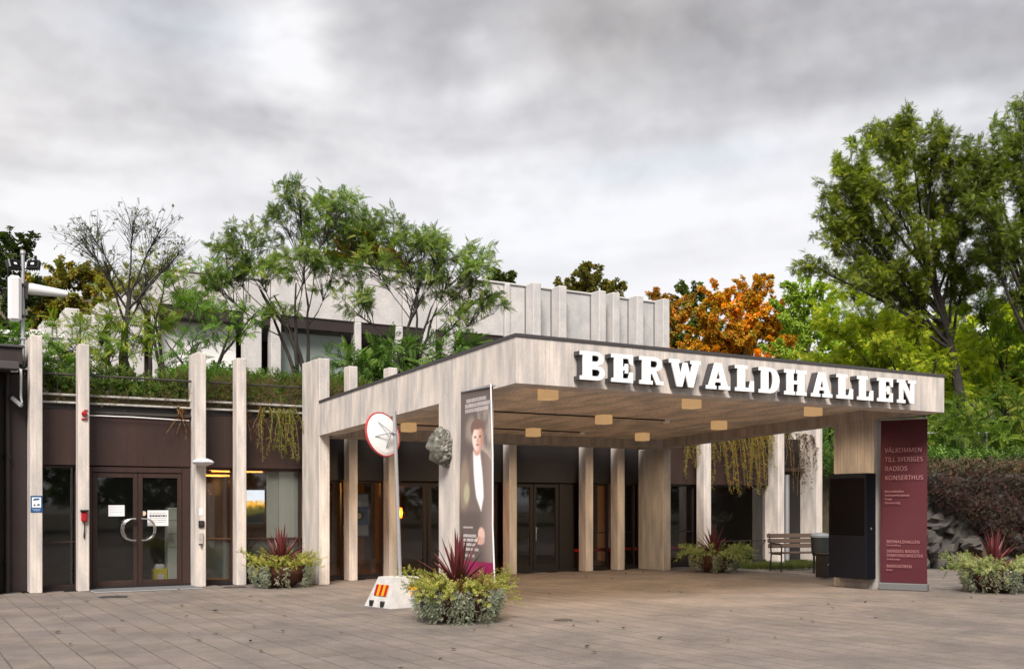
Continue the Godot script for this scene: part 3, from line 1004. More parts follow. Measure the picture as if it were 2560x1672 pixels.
func build_upper_hall() -> void:
	var o := thing("upper_hall", "pale concrete upper hall with upright fins and a dark window band", "building", V(16.7, 4.0, -33))
	var W: Material = M["white concrete"]
	var P: Material = M["grey panel"]
	var xs := [6.95, 9.74, 10.61, 13.49, 15.25, 16.58, 17.26, 19.3, 20.22, 21.35, 23.14, 23.79, 24.93, 26.25]
	for i in xs.size() - 1:
		bx(o, "wall_panel", W if xs[i] < 20 else P, xs[i] + 0.012, xs[i + 1] - 0.012, 7.7, 8.75 if xs[i] < 10 else 9.58, -33.3, -33.0, 0.02)
	bx(o, "wall_core", P, 10.63, 26.5, 7.6, 9.55, -45, -33.31)
	bx(o, "wall_core", P, 6.97, 10.62, 7.6, 8.72, -42, -33.31)
	bx(o, "roof_edge", W, 6.93, 10.6, 8.755, 8.82, -42, -32.95, 0.015)
	bx(o, "roof_edge", W, 10.605, 26.56, 9.585, 9.66, -45, -32.95, 0.015)
	for f in [20.22, 21.35, 23.14, 23.79, 24.93, 26.22]:
		bx(o, "fin", W, f, f + 0.33, 4.6, 9.675, -33.32, -32.45, 0.025)
	for f in [20.22, 21.35, 23.14, 23.79, 24.93, 26.22]: bx(o, "joint", M.coping_joint, f - 0.05, f - 0.002, 4.6, 9.60, -33.3, -32.985)
	for f in [19.3, 17.2]: bx(o, "fin", W, f, f + 0.2, 7.6, 9.6, -33.32, -32.9, 0.02)
	# right part runs down as plain wall
	for q in [[20.55, 21.34], [21.68, 23.13], [23.47, 23.78], [24.12, 24.92], [25.26, 26.21]]:
		bx(o, "wall_panel", P, q[0], q[1], 4.6, 7.69, -33.35, -33.06, 0.02)
	# window storey
	var cols := [[6.95, 7.1], [9.74, 10.3], [10.61, 10.94], [13.49, 13.72], [15.0, 15.25], [16.04, 16.5], [16.9, 17.26], [19.9, 20.2]]
	for c in cols: bx(o, "column", W, c[0], c[1], 4.6, 7.69, -33.35, -32.95, 0.02)
	for i in cols.size() - 1:
		var x0: float = cols[i][1] + 0.005
		var x1: float = cols[i + 1][0] - 0.005
		if x1 - x0 < 0.1: continue
		bx(o, "window_head", M["brown wall"], x0, x1, 7.33, 7.69, -33.2, -33.05, 0.01)
		window_bay(o, x0, x1, 4.65 - 0.0, 7.325, -33.12, [], D_(), M["roof glass"]).position.y = -4.0
		if i in [0, 2]: bx(o, "curtain", M["white paint"] if i == 0 else M["pale glass"], x0 + 0.1, x1 - 0.1, 4.7, 7.3, -33.6, -33.55)
	bx(o, "inner_wall", M["interior"], 7.0, 20.2, 4.6, 7.6, -38.1, -38)
	bx(o, "inner_floor", M["interior floor"], 7.0, 26.5, 4.5, 4.6, -38, -33.36)
	# the folded wall that steps down to the left
	var q := thing("folded_garden_wall", "stepped white concrete wall folding back left of the upper hall", "wall", V(5, 4, -34))
	for s in [[3.35, 6.9, -36.0], [3.8, 7.0, -35.5], [4.12, 7.25, -35.2], [4.5, 7.3, -34.8], [4.68, 7.6, -34.6], [5.15, 7.4, -34.4], [5.55, 7.75, -34.1], [5.95, 7.9, -33.9], [6.4, 8.15, -33.6]]:
		bx(q, "wall_slab", W, s[0], s[0] + 0.42, 3.9, s[1], s[2] - 1.2, s[2], 0.02)
	bx(q, "coping_slab", M["white paint"], 1.2, 4.6, 6.55, 6.68, -34.4, -33.9, 0.02)

func D_() -> Material: return M["dark metal"]

func build_service() -> void:
	var o := thing("service_building", "dark brown clad service building at the left edge", "building", V(0, 0, -22))
	var B: Material = M["brown wall"]
	bx(o, "wall_panel", B, -7, 1.70, 0.0, 3.96, -26, -20.55, 0.01)
	bx(o, "wall_panel", B, 1.705, 2.19, 0.0, 3.96, -26, -21.0, 0.01)
	bx(o, "roof_edge", M["coping metal"], -7.05, 2.0, 3.965, 4.10, -26, -20.3, 0.01)
	bx(o, "attic_panel", B, -7, 2.1, 4.103, 4.40, -26, -20.75, 0.01)
	bx(o, "coping", M["coping metal"], -7.03, 2.12, 4.403, 4.45, -26, -20.7, 0.01)
	var k := MB.new()
	k.tube([V(0, 0.0, 0), V(0, 3.95, 0)], [0.045, 0.045], 10)
	var d := part(o, "drainpipe", k, B, V(1.86, 0, -20.9) - o.position)
	for y in [0.55, 2.45, 3.6]:
		var c := MB.new()
		c.lathe([Vector2(0.045, -0.035), Vector2(0.062, -0.035), Vector2(0.062, 0.035), Vector2(0.045, 0.035)], 12)
		part(d, "pipe_clip", c, M.black, V(0, y, 0))
	k = MB.new()
	k.tube([V(-0.9, 0.12, 0), V(-0.06, 0.12, 0), V(0, 0.18, 0), V(0, 2.08, 0), V(-0.06, 2.14, 0), V(-0.9, 2.14, 0)], [0.016, 0.016, 0.016, 0.016, 0.016, 0.016], 8)
	var f := part(self, "wall_rail", k, M["white paint"], V(1.66, 0, -20.5))
	meta(f, "white tubular frame with rounded corners fixed to the brown wall", "frame")

# ------------------------------------------------------------------ planting
func scatter_mass(called: String, label: String, category: String, balls: Array, n: int, size: float, cols: Array, mesh: Mesh, up := 0.5, group := "", kind := "stuff", mt: Material = null) -> MultiMeshInstance3D:
	rng.seed = hash(label)
	var xs := []
	var cs := PackedColorArray()
	var vol := 0.0
	for b in balls: vol += b[3] * b[4] + b[3] * b[5]
	for b in balls:
		var k := int(n * (b[3] * b[4] + b[3] * b[5]) / vol) + 1
		var tint := exp(rng.randfn() * 0.15)
		for i in k:
			var d := rdir()
			var p := V(b[0], b[1], b[2]) + d * V(b[3], b[4], b[5]) * pow(rng.randf_range(0.15, 1.0), 0.4)
			var out := (d * 0.7 + rdir() * 0.7 + V(0, up, 0)).normalized()
			xs.append(Transform3D(aim(out, rng.randfn() * 0.6, size * rng.randf_range(0.6, 1.25)), p))
			var c := mixc(cols)
			cs.append(Color(c.r * tint, c.g * tint, c.b * tint))
	var o := copies(self, called, mesh, M.leaf if mt == null else mt, xs, cs, kind)
	meta(o, label, category, group)
	return o

func creeper(called: String, label: String, at: Vector3, x0: float, x1: float, n: int, drop0: float, drop1: float, cols: Array, out := 0.15, group := "creepers hanging from the roof edge") -> void:
	rng.seed = hash(label)
	var o := thing(called, label, "creeper", at, 0.0, group)
	var st := MB.new()
	var xs := []
	var cs := PackedColorArray()
	for i in n:
		var a := V(rng.randf_range(x0, x1), rng.randf_range(0.0, 0.1), rng.randf_range(-0.12, 0.0)) - V(at.x, 0, 0)
		var dr := rng.randf_range(drop0, drop1)
		var b := a + V(rng.randf_range(-0.1, 0.1), -0.05, out + rng.randf_range(0, 0.1))
		var c := a + V(rng.randf_range(-0.25, 0.25), -dr, out + rng.randf_range(-0.06, 0.12))
		var pts := []
		var rad := []
		for j in 7:
			pts.append(bez(a, b, c, j / 6.0) + rdir() * 0.02)
			rad.append(0.006 * lerpf(1.0, 0.4, j / 6.0))
		st.tube(pts, rad, 4, false)
		var tint := mixc(cols, 0.1)
		for j in int(dr * 44):
			var f := rng.randf_range(0.05, 1.0)
			var p := bez(a, b, c, f) + rdir() * 0.008
			xs.append(Transform3D(aim((V(0, -0.9, 0.2) + rdir() * 0.9).normalized(), rng.randfn(), rng.randf_range(0.045, 0.10)), p))
			cs.append(tint.lerp(mixc(cols), 0.5))
	part(o, "stems", st, M["creeper stem"], Vector3.ZERO, "stuff")
	copies(o, "leaves", L.sprig, M.leaf, xs, cs)

func planter(label: String, at: Vector3, r: float, sd: int, opt: Dictionary) -> void:
	rng.seed = sd
	var o := thing("planter_bowl", label, "planter", at, 0.0, "planted rust-brown bowls on the forecourt")
	var k := MB.new()
	var hh := r * 0.82
	k.lathe([Vector2(0.0, 0.0), Vector2(r * 0.42, 0.0), Vector2(r * 0.72, hh * 0.28), Vector2(r * 0.93, hh * 0.65), Vector2(r, hh), Vector2(r * 0.95, hh), Vector2(r * 0.88, hh * 0.7), Vector2(0, hh * 0.6)], 28)
	part(o, "bowl", k, M.corten)
	k = MB.new()
	k.lathe([Vector2(0, hh * 0.93), Vector2(r * 0.92, hh * 0.86)], 20)
	part(o, "soil", k, M.soil)
	# sword-leaved plant in the middle
	if opt.get("sword", true):
		var cd := Node3D.new()
		cd.name = "cordyline"
		o.add_child(cd, true)
		cd.position = V(0, hh * 0.95, 0)
		for i in 34:
			var az := i * 2.4 + rng.randf() * 0.4
			var tilt := lerpf(0.08, 1.15, pow(i / 34.0, 1.1))
			var ln := r * rng.randf_range(1.2, 1.65)
			var d := V(sin(tilt) * cos(az), cos(tilt), sin(tilt) * sin(az))
			var b := MB.new()
			var s := d.cross(Vector3.UP).normalized() if absf(d.y) < 0.99 else Vector3.RIGHT
			var nn := s.cross(d)
			var prev := []
			for j in 5:
				var f := j / 4.0
				var p := d * ln * f + V(0, -0.16 * ln * f * f * tilt, 0)
				var w := r * 0.075 * (1.0 - pow(f, 2.2)) + 0.001
				var cur := [p - s * w + nn * w * 0.4, p, p + s * w + nn * w * 0.4]
				if j:
					b.quad(prev[0], prev[1], cur[1], cur[0])
					b.quad(prev[1], prev[2], cur[2], cur[1])
				prev = cur
			part(cd, "leaf", b, M.cordyline)
	var yel := [Color(0.44, 0.42, 0.10), Color(0.58, 0.54, 0.19), Color(0.26, 0.28, 0.06)]
	if opt.get("pale", false): yel = [Color(0.40, 0.44, 0.20), Color(0.50, 0.50, 0.27), Color(0.21, 0.27, 0.10)]
	var red := [Color(0.24, 0.10, 0.05), Color(0.19, 0.15, 0.04), Color(0.28, 0.08, 0.08)]
	var sil := [Color(0.29, 0.33, 0.23), Color(0.18, 0.22, 0.13), Color(0.38, 0.40, 0.29)]
	var xs := []
	var cs := PackedColorArray()
	for i in int(260 * opt.get("heath", 1.0)):           # low red-brown heather filling the top
		var a := rng.randf() * TAU
		var q := r * sqrt(rng.randf()) * 0.92
		var d := (V(cos(a) * 0.5, 1.0, sin(a) * 0.5) + rdir() * 0.45).normalized()
		xs.append(Transform3D(aim(d, rng.randf() * 6.0, r * rng.randf_range(0.25, 0.5)), V(cos(a) * q, hh * 0.9, sin(a) * q)))
		cs.append(mixc(red if rng.randf() < 0.7 else yel))
	copies(o, "heather", L.heath, M.leaf, xs, cs)
	xs = []
	cs = PackedColorArray()
	for i in (90 if opt.get("pale", false) else 56):         # arching variegated shoots
		var a := rng.randf() * TAU
		var p0 := V(cos(a), 0, sin(a)) * r * rng.randf_range(0.45, 0.9) + V(0, hh * 0.92, 0)
		var reach: float = r * rng.randf_range(0.35, 0.75) * opt.get("reach", 1.0)
		var p1 := p0 + V(cos(a) * reach * 0.5, r * rng.randf_range(0.2, 0.6), sin(a) * reach * 0.5)
		var p2 := p0 + V(cos(a) * reach, r * rng.randf_range(-0.35, 0.55), sin(a) * reach)
		var tone := mixc(yel, 0.1)
		for j in 16:
			var f := rng.randf()
			xs.append(Transform3D(aim((p2 - p0).normalized() + rdir() * 0.9 + V(0, 0.3, 0), rng.randf() * 6.0, r * rng.randf_range(0.13, 0.26)), bez(p0, p1, p2, f)))
			cs.append(tone.lerp(mixc(yel), 0.6))
	copies(o, "shoots", L.sprig, M.leaf, xs, cs)
	xs = []
	cs = PackedColorArray()
	for i in int(110 * opt.get("trail", 1.0)):             # silvery trailing strands, in tufts with gaps
		var a := rng.randf() * TAU
		a += 0.35 * sin(a * 4.0 + sd)
		var len := rng.randf_range(0.55, 1.02)
		var tone := mixc(sil, 0.12)
		for j in 22:
			var f := rng.randf() * len
			var rr := r * (1.04 + 0.05 * sin(f * 5.0) - 0.06 * f) + rng.randf_range(-0.01, 0.05) * r
			var y := hh * (1.02 - f * 1.0)
			if y < 0.03:
				y = 0.02 + rng.randf() * 0.03
				rr += rng.randf_range(0.0, 0.12) * r
			var aa := a + rng.randfn() * 0.05
			xs.append(Transform3D(aim(V(cos(a) * 0.4, -0.7, sin(a) * 0.4) + rdir() * 0.8, rng.randf() * 6.0, r * rng.randf_range(0.1, 0.18)), V(cos(aa) * rr, y, sin(aa) * rr)))
			cs.append(tone.lerp(mixc(sil), 0.5))
	copies(o, "trailing_strands", L.sprig, M["dull leaf"], xs, cs)
	if opt.get("flowers", 0):
		for i in int(opt.flowers):
			var a := rng.randf_range(1.2, 3.6)
			var fl := MB.new()
			fl.blob(Vector3.ZERO, V(0.035, 0.025, 0.035), 6)
			part(o, "flower", fl, M["letter white"], V(cos(a) * r * 0.95, hh * rng.randf_range(0.85, 1.15), sin(a) * r * 0.95))

func plants() -> void:
	var green := [Color(0.111, 0.195, 0.0455), Color(0.182, 0.286, 0.065), Color(0.065, 0.13, 0.0325)]
	var sum_c := [Color(0.20, 0.28, 0.085), Color(0.13, 0.20, 0.065), Color(0.34, 0.38, 0.10)]
	var gold := [Color(0.36, 0.27, 0.06), Color(0.24, 0.24, 0.06), Color(0.42, 0.26, 0.05), Color(0.17, 0.19, 0.05)]
	var oran := [Color(0.80, 0.29, 0.025), Color(0.66, 0.22, 0.025), Color(0.80, 0.44, 0.04), Color(0.42, 0.34, 0.05)]
	var ash_c := [Color(0.21, 0.25, 0.045), Color(0.13, 0.165, 0.03), Color(0.36, 0.38, 0.055)]
	var yel := [Color(0.52, 0.58, 0.05), Color(0.34, 0.46, 0.05), Color(0.66, 0.62, 0.06)]
	var dark := [Color(0.117, 0.156, 0.039), Color(0.169, 0.182, 0.0455), Color(0.078, 0.117, 0.0325)]

	tree("roof_tree", "airy green feather-leaved tree on the planted roof, spreading left over the pillars", "trees on the planted roof", V(9.0, 4.3, -25.3), [[7.84, 8.22, -26.52, 0.96, 0.60], [7.18, 7.63, -25.98, 0.60, 0.50], [8.09, 7.34, -26.02, 0.91, 0.60], [8.96, 9.35, -25.5, 0.8, 0.42], [8.86, 8.79, -26.14, 0.81, 0.60], [9.71, 8.97, -24.71, 0.81, 0.50], [8.84, 7.61, -24.88, 0.71, 0.60], [9.83, 7.55, -25.57, 0.81, 0.71], [7.37, 7.08, -26.68, 0.71, 0.50], [8.5, 6.3, -25.4, 0.5, 0.35], [9.4, 8.3, -25.2, 0.8, 0.5]],
		{"stems": 5, "r": 0.065, "cols": sum_c, "mesh": L.pinnate, "size": 0.23, "n": 290, "twigs": 26, "along": 0.3, "twig_r": 0.011, "clump": 0.2, "topbias": 0.75, "fork": 0.25, "top": 0.75})
	tree("roof_tree", "wide green feather-leaved tree on the planted roof behind the canopy corner", "trees on the planted roof", V(11.1, 4.3, -24.2), [[10.49, 8.5, -25.29, 0.91, 0.60], [10.78, 8.65, -24.42, 0.71, 0.45], [11.08, 7.93, -23.66, 0.91, 0.55], [11.99, 7.89, -23.93, 0.81, 0.50], [12.44, 7.47, -24.13, 0.91, 0.60], [12.86, 7.44, -23.19, 0.60, 0.40], [13.31, 6.59, -23.27, 0.45, 0.50], [9.9, 6.54, -24.37, 0.6, 0.50], [12.52, 6.37, -23.62, 0.6, 0.35], [10.6, 7.6, -24.6, 0.8, 0.5], [10.1, 8.2, -25.0, 0.8, 0.55], [11.7, 8.2, -24.2, 0.8, 0.5], [11.5, 7.2, -24.0, 0.9, 0.5], [9.9, 9.0, -25.2, 0.8, 0.45], [12.9, 6.9, -23.6, 0.8, 0.45], [13.0, 7.9, -23.6, 0.6, 0.4]],
		{"stems": 6, "r": 0.06, "cols": sum_c, "mesh": L.pinnate, "size": 0.23, "n": 290, "twigs": 30, "along": 0.3, "twig_r": 0.011, "clump": 0.2, "topbias": 0.75, "fork": 0.2, "top": 0.72})
	tree("bare_tree", "nearly bare tree with fine dark twigs standing on the planted roof", "trees on the planted roof", V(4.68, 4.0, -25.72), [[3.88, 7.93, -26.2, 0.75, 0.5], [4.92, 8.31, -25.58, 0.65, 0.5], [5.57, 8.23, -25.66, 0.65, 0.5], [4.29, 7.28, -25.49, 0.8, 0.5], [5.39, 7.26, -25.65, 0.8, 0.6], [5.88, 7.56, -25.01, 0.55, 0.5], [4.04, 8.12, -26.1, 0.5, 0.4]],
		{"r": 0.13, "cols": [Color(0.13, 0.156, 0.065), Color(0.091, 0.117, 0.065)], "mesh": L.sprig, "size": 0.15, "n": 40, "twigs": 75, "fork": 0.35, "twig_r": 0.007, "top": 0.7})
	tree("roof_shrub", "low yellow-green feathery shrub beneath the bare roof tree", "shrubs on the planted roof", V(4.5, 4.0, -25.2), [[4.12, 5.61, -25.4, 0.93, 0.42], [4.98, 5.56, -25.2, 0.84, 0.37], [5.48, 5.89, -25.25, 0.56, 0.37], [4.28, 5.05, -25.0, 0.75, 0.45], [3.4, 5.2, -24.6, 0.7, 0.5]],
		{"category": "shrub", "stems": 3, "r": 0.05, "cols": [Color(0.312, 0.364, 0.0585), Color(0.169, 0.26, 0.052)], "mesh": L.pinnate, "size": 0.32, "n": 120, "twigs": 12})
	tree("roof_shrub", "loose green shrub with bright leaves between second and third pillar tops", "shrubs on the planted roof", V(6.1, 4.0, -24.6), [[6.12, 5.51, -24.7, 0.7, 0.45], [6.3, 6.3, -24.6, 0.5, 0.4], [5.7, 5.0, -24.2, 0.6, 0.4]],
		{"category": "shrub", "stems": 2, "r": 0.045, "cols": [Color(0.182, 0.325, 0.052), Color(0.117, 0.221, 0.0455)], "mesh": L.pinnate, "size": 0.34, "n": 80, "twigs": 10})
	tree("roof_tree", "sparse olive tree on the planted roof behind the bare tree", "trees on the planted roof", V(6.3, 4.6, -29.5), [[5.6, 7.6, -29.6, 1.0, 0.6], [6.6, 8.2, -29.5, 0.9, 0.55], [7.4, 7.5, -29.3, 0.9, 0.55], [5.0, 6.8, -29.8, 0.8, 0.5], [6.4, 6.9, -29.4, 0.9, 0.5], [8.1, 8.3, -29.2, 0.8, 0.5]],
		{"stems": 3, "r": 0.06, "cols": [Color(0.34, 0.34, 0.09), Color(0.22, 0.25, 0.07), Color(0.42, 0.36, 0.09)], "mesh": L.pinnate, "size": 0.22, "n": 150, "twigs": 22, "along": 0.5})
	tree("roof_shrub", "airy light green sapling left of the spreading roof trees", "shrubs on the planted roof", V(6.9, 4.1, -26.4), [[6.6, 6.6, -26.4, 0.8, 0.5], [7.4, 6.1, -26.2, 0.7, 0.45], [6.0, 7.1, -26.6, 0.7, 0.45], [7.0, 7.3, -26.4, 0.6, 0.4], [8.0, 6.5, -26.0, 0.6, 0.4]],
		{"category": "shrub", "stems": 2, "r": 0.05, "cols": [Color(0.26, 0.40, 0.07), Color(0.16, 0.28, 0.06)], "mesh": L.pinnate, "size": 0.26, "n": 120, "twigs": 14})
	tree("roof_shrub", "dense green shrub on the roof just left of the canopy edge", "shrubs on the planted roof", V(10.2, 4.2, -22.9), [[9.6, 5.0, -22.9, 0.7, 0.45], [10.6, 5.3, -23.0, 0.8, 0.5], [11.6, 5.4, -23.1, 0.8, 0.45], [12.6, 5.6, -23.4, 0.7, 0.4], [9.0, 4.8, -22.6, 0.6, 0.4]],
		{"category": "shrub", "stems": 3, "r": 0.05, "cols": green, "mesh": L.pinnate, "size": 0.36, "n": 120, "twigs": 12})
	tree("roof_shrub", "dense dark green bush on the roof above the far left pillars", "shrubs on the planted roof", V(2.4, 3.8, -23.4), [[2.0, 4.7, -23.4, 0.9, 0.6], [2.9, 4.5, -23.2, 0.8, 0.6], [1.0, 4.9, -24.0, 0.9, 0.6]],
		{"category": "shrub", "stems": 2, "r": 0.05, "cols": green, "mesh": L.pinnate, "size": 0.3, "n": 150, "twigs": 12})

	# planting along the roof edge
	var hb := []
	for i in 16: hb.append([5.2 + i * 0.27, 4.2 + 0.06 * sin(i * 2.0), -21.9, 0.28, 0.15, 0.3])
	scatter_mass("hedge", "clipped bright green hedge along the planted roof edge", "hedge", hb, 1500, 0.14, [Color(0.14, 0.25, 0.03), Color(0.08, 0.15, 0.025)], L.sprig, 0.8)
	hb = []
	for i in 28: hb.append([5.0 + i * 0.52, 3.88, -21.3, 0.35, 0.27, 0.38])
	for i in 34: hb.append([2.5 + i * 0.5, 3.53, -20.93, 0.34, 0.05, 0.06])
	scatter_mass("heather", "brown-red heather and dry stems spilling over the roof edge", "ground cover", hb, 5200, 0.26, [Color(0.17, 0.105, 0.06), Color(0.21, 0.12, 0.085), Color(0.12, 0.15, 0.04), Color(0.15, 0.11, 0.07)], L.heath, 0.4)
	hb = []
	for i in 9: hb.append([2.2 + i * 0.36, 3.86 + 0.1 * sin(i * 3.0), -21.5, 0.33, 0.26 + 0.1 * sin(i * 5.0), 0.3])
	scatter_mass("roof_edge_plants", "mixed green plants on the roof edge behind the two left pillars", "ground cover", hb, 1500, 0.2, [Color(0.11, 0.19, 0.04), Color(0.17, 0.2, 0.045), Color(0.07, 0.12, 0.03)], L.sprig, 0.5)
	hb = []
	for i in 20: hb.append([6.0 + i * 0.8, 4.2, -23.2 - (i % 3) * 0.8, 0.7, 0.3, 0.7])
	scatter_mass("roof_ground_cover", "low green ground cover over the planted roof", "ground cover", hb, 5000, 0.32, green, L.sprig, 0.7)
	var vc := [Color(0.32, 0.31, 0.08), Color(0.22, 0.27, 0.06), Color(0.36, 0.24, 0.07)]
	creeper("hanging_creeper", "yellow-green creeper hanging over the brown panel left of the canopy", V(6.85, 3.5, -20.80), 6.45, 7.2, 20, 0.5, 1.25, vc)
	creeper("hanging_creeper", "thin reddish creeper strands hanging beside the fourth pillar", V(6.3, 3.5, -20.80), 6.12, 6.5, 5, 0.4, 0.9, [Color(0.25, 0.07, 0.03), Color(0.2, 0.12, 0.05)])
	creeper("hanging_creeper", "short red creeper tuft above the brown double door", V(4.85, 3.42, -20.78), 4.75, 4.95, 4, 0.35, 0.7, [Color(0.22, 0.05, 0.02), Color(0.12, 0.05, 0.03)])
	var vo := [Color(0.46, 0.32, 0.08), Color(0.36, 0.33, 0.08), Color(0.50, 0.22, 0.05), Color(0.22, 0.23, 0.06)]
	creeper("hanging_creeper", "thick yellow and orange creeper curtain over the big window right of canopy", V(19.6, 3.5, -20.75), 18.2, 20.45, 56, 0.4, 1.8, vo, 0.2)
	creeper("hanging_creeper", "orange creeper strand hanging in the window beside the canopy pier", V(17.4, 3.5, -20.78), 17.25, 17.8, 9, 0.7, 1.3, vo)
	creeper("hanging_creeper", "dark red creeper in the recess between the two broad right pillars", V(21.3, 3.5, -20.7), 20.75, 21.9, 14, 0.8, 1.7, [Color(0.14, 0.03, 0.025), Color(0.10, 0.05, 0.03)])

	# trees beyond the buildings
	var far := "autumn trees beyond the buildings"
	var gy := func(x: float, z: float) -> Vector3: return V(x, ground_at(x, z) - 0.2, z)
	tree("maple_tree", "large orange autumn maple behind the right end of the canopy", far, gy.call(50.0, -52.0), [[49.51, 15.97, -51.99, 1.8, 1.2], [48.13, 15.91, -53.98, 1.7, 1.1], [48.83, 14.38, -52.4, 2.4, 1.33], [46.1, 13.67, -52.86, 1.7, 1.33], [51.38, 14.02, -52.05, 1.7, 1.6], [48.83, 12.51, -52.4, 2.93, 1.33], [51.34, 12.25, -50.9, 1.4, 1.2], [47.46, 12.25, -53.22, 2.13, 1.06], [49.5, 10.5, -51.5, 3.0, 1.2], [45.5, 11.4, -53.0, 1.6, 1.3]], {"r": 0.28, "cols": oran, "size": 0.36, "n": 100, "twigs": 12, "twig_r": 0.025, "clump": 0.22})
	tree("maple_tree", "red-brown tree seen just right of the finned upper hall", far, gy.call(47.6, -59.0), [[47.41, 16.29, -59.06, 1.14, 0.86], [48.15, 15, -58.62, 1.43, 1.43], [47.41, 13.58, -59.06, 1.5, 1.43], [49.13, 15.86, -58.04, 0.86, 0.86], [47.9, 12.2, -58.6, 1.8, 1.2], [46.3, 14.8, -59.5, 1.0, 1.0]], {"r": 0.25, "cols": [Color(0.66, 0.23, 0.04), Color(0.5, 0.25, 0.05), Color(0.26, 0.28, 0.06)], "size": 0.36, "n": 100, "twigs": 12, "twig_r": 0.025})
	tree("broad_tree", "dark green tree between the red-brown tree and orange maple", far, gy.call(52.6, -61.8), [[52.41, 17.72, -61.91, 1.22, 1.22], [52.93, 15.9, -61.6, 1.52, 1.83], [51.5, 14.2, -61.8, 1.9, 1.5], [54.5, 14.5, -61.4, 1.9, 1.5], [57.0, 14.5, -60.0, 1.9, 1.8], [60.0, 15.0, -58.5, 2.2, 1.8]], {"r": 0.25, "cols": dark, "size": 0.36, "n": 86, "twigs": 12, "twig_r": 0.025})
	tree("oak_tree", "rounded olive-brown treetop behind the finned wall of the upper hall", far, gy.call(48.7, -69.9), [[48.74, 20.02, -69.91, 1.94, 1.13], [47.2, 18.89, -70.57, 1.94, 1.13], [50.4, 18.89, -69.08, 1.8, 1.13], [48.74, 18.08, -69.91, 2.91, 1.1], [46.3, 17.8, -70.9, 1.5, 1.0], [51.3, 17.6, -68.5, 1.4, 1.0], [48.8, 20.8, -69.9, 0.8, 0.6]], {"r": 0.3, "cols": [Color(0.2, 0.17, 0.045), Color(0.14, 0.145, 0.04), Color(0.25, 0.18, 0.04)], "size": 0.36, "n": 110, "twigs": 12, "twig_r": 0.025})
	tree("oak_tree", "small olive treetop above the left end of the finned wall", far, gy.call(43.7, -72.9), [[43.74, 19.21, -72.88, 1.29, 0.97], [42.63, 20.02, -73.55, 1.29, 0.97], [42.0, 18.6, -73.9, 1.6, 1.1]], {"r": 0.25, "cols": dark, "size": 0.36, "n": 110, "twigs": 12, "twig_r": 0.025})
	tree("maple_tree", "golden orange treetop seen through the feather-leaved roof trees", far, gy.call(27.3, -65.2), [[26.41, 18.37, -65.74, 1.60, 1.33], [27.78, 18.63, -64.92, 1.33, 1.20], [28.47, 17.84, -64.51, 1.33, 1.06], [26.41, 17.04, -65.74, 1.60, 1.06], [27.56, 16.77, -65.06, 2.13, 1.33], [25.4, 17.2, -66.2, 1.4, 1.2], [27.2, 19.4, -65.3, 1.3, 0.9], [29.2, 17.0, -64.0, 1.3, 1.0]], {"r": 0.25, "cols": [Color(0.6, 0.28, 0.03), Color(0.42, 0.22, 0.03), Color(0.22, 0.18, 0.04)], "size": 0.36, "n": 110, "twigs": 12, "twig_r": 0.025})
	tree("maple_tree", "golden brown tree behind the antenna mast", far, gy.call(8.2, -65.0), [[8.72, 14.83, -64.63, 1.5, 1.03], [8.13, 13.01, -64.98, 1.9, 1.37], [6.76, 12.09, -65.8, 1.4, 1.3], [7.5, 14.0, -65.2, 1.3, 1.0], [8.9, 11.6, -64.5, 2.0, 1.2], [6.2, 10.6, -66, 1.8, 1.3]], {"r": 0.25, "cols": gold, "size": 0.34, "n": 105, "twigs": 12, "twig_r": 0.025})
	tree("maple_tree", "golden olive tree behind the bare roof tree", far, gy.call(10.9, -63.8), [[10.26, 14.59, -64.88, 1.7, 1.14], [11.46, 13.92, -63, 1.5, 1.14], [9.89, 12.55, -63.93, 2.05, 1.3], [11.66, 12.32, -62.88, 1.6, 1.3], [12.9, 13.0, -62.5, 1.5, 1.2], [11.2, 10.9, -63.2, 2.4, 1.3], [13.8, 11.4, -62.0, 1.5, 1.3]], {"r": 0.25, "cols": gold, "size": 0.34, "n": 105, "twigs": 12, "twig_r": 0.025})
	tree("broad_tree", "grey-green tree at the left edge behind the floodlights", far, gy.call(4.6, -49.8), [[4.48, 12.55, -49.7, 1.1, 1.03], [5.22, 12.7, -49.26, 0.68, 0.60], [4.19, 11.18, -49.87, 1.3, 1.2], [5.07, 11.0, -49.35, 0.86, 1.03], [4.48, 9.6, -49.7, 1.3, 1.1], [3.2, 12.6, -50.3, 1.0, 1.0], [2.8, 10.4, -50.6, 1.2, 1.2], [4.2, 8.4, -49.8, 1.5, 1.0]], {"r": 0.2, "cols": [Color(0.075, 0.095, 0.035), Color(0.05, 0.07, 0.03)], "size": 0.28, "n": 90, "twigs": 12})
	var near := "trees on the bank right of the canopy"
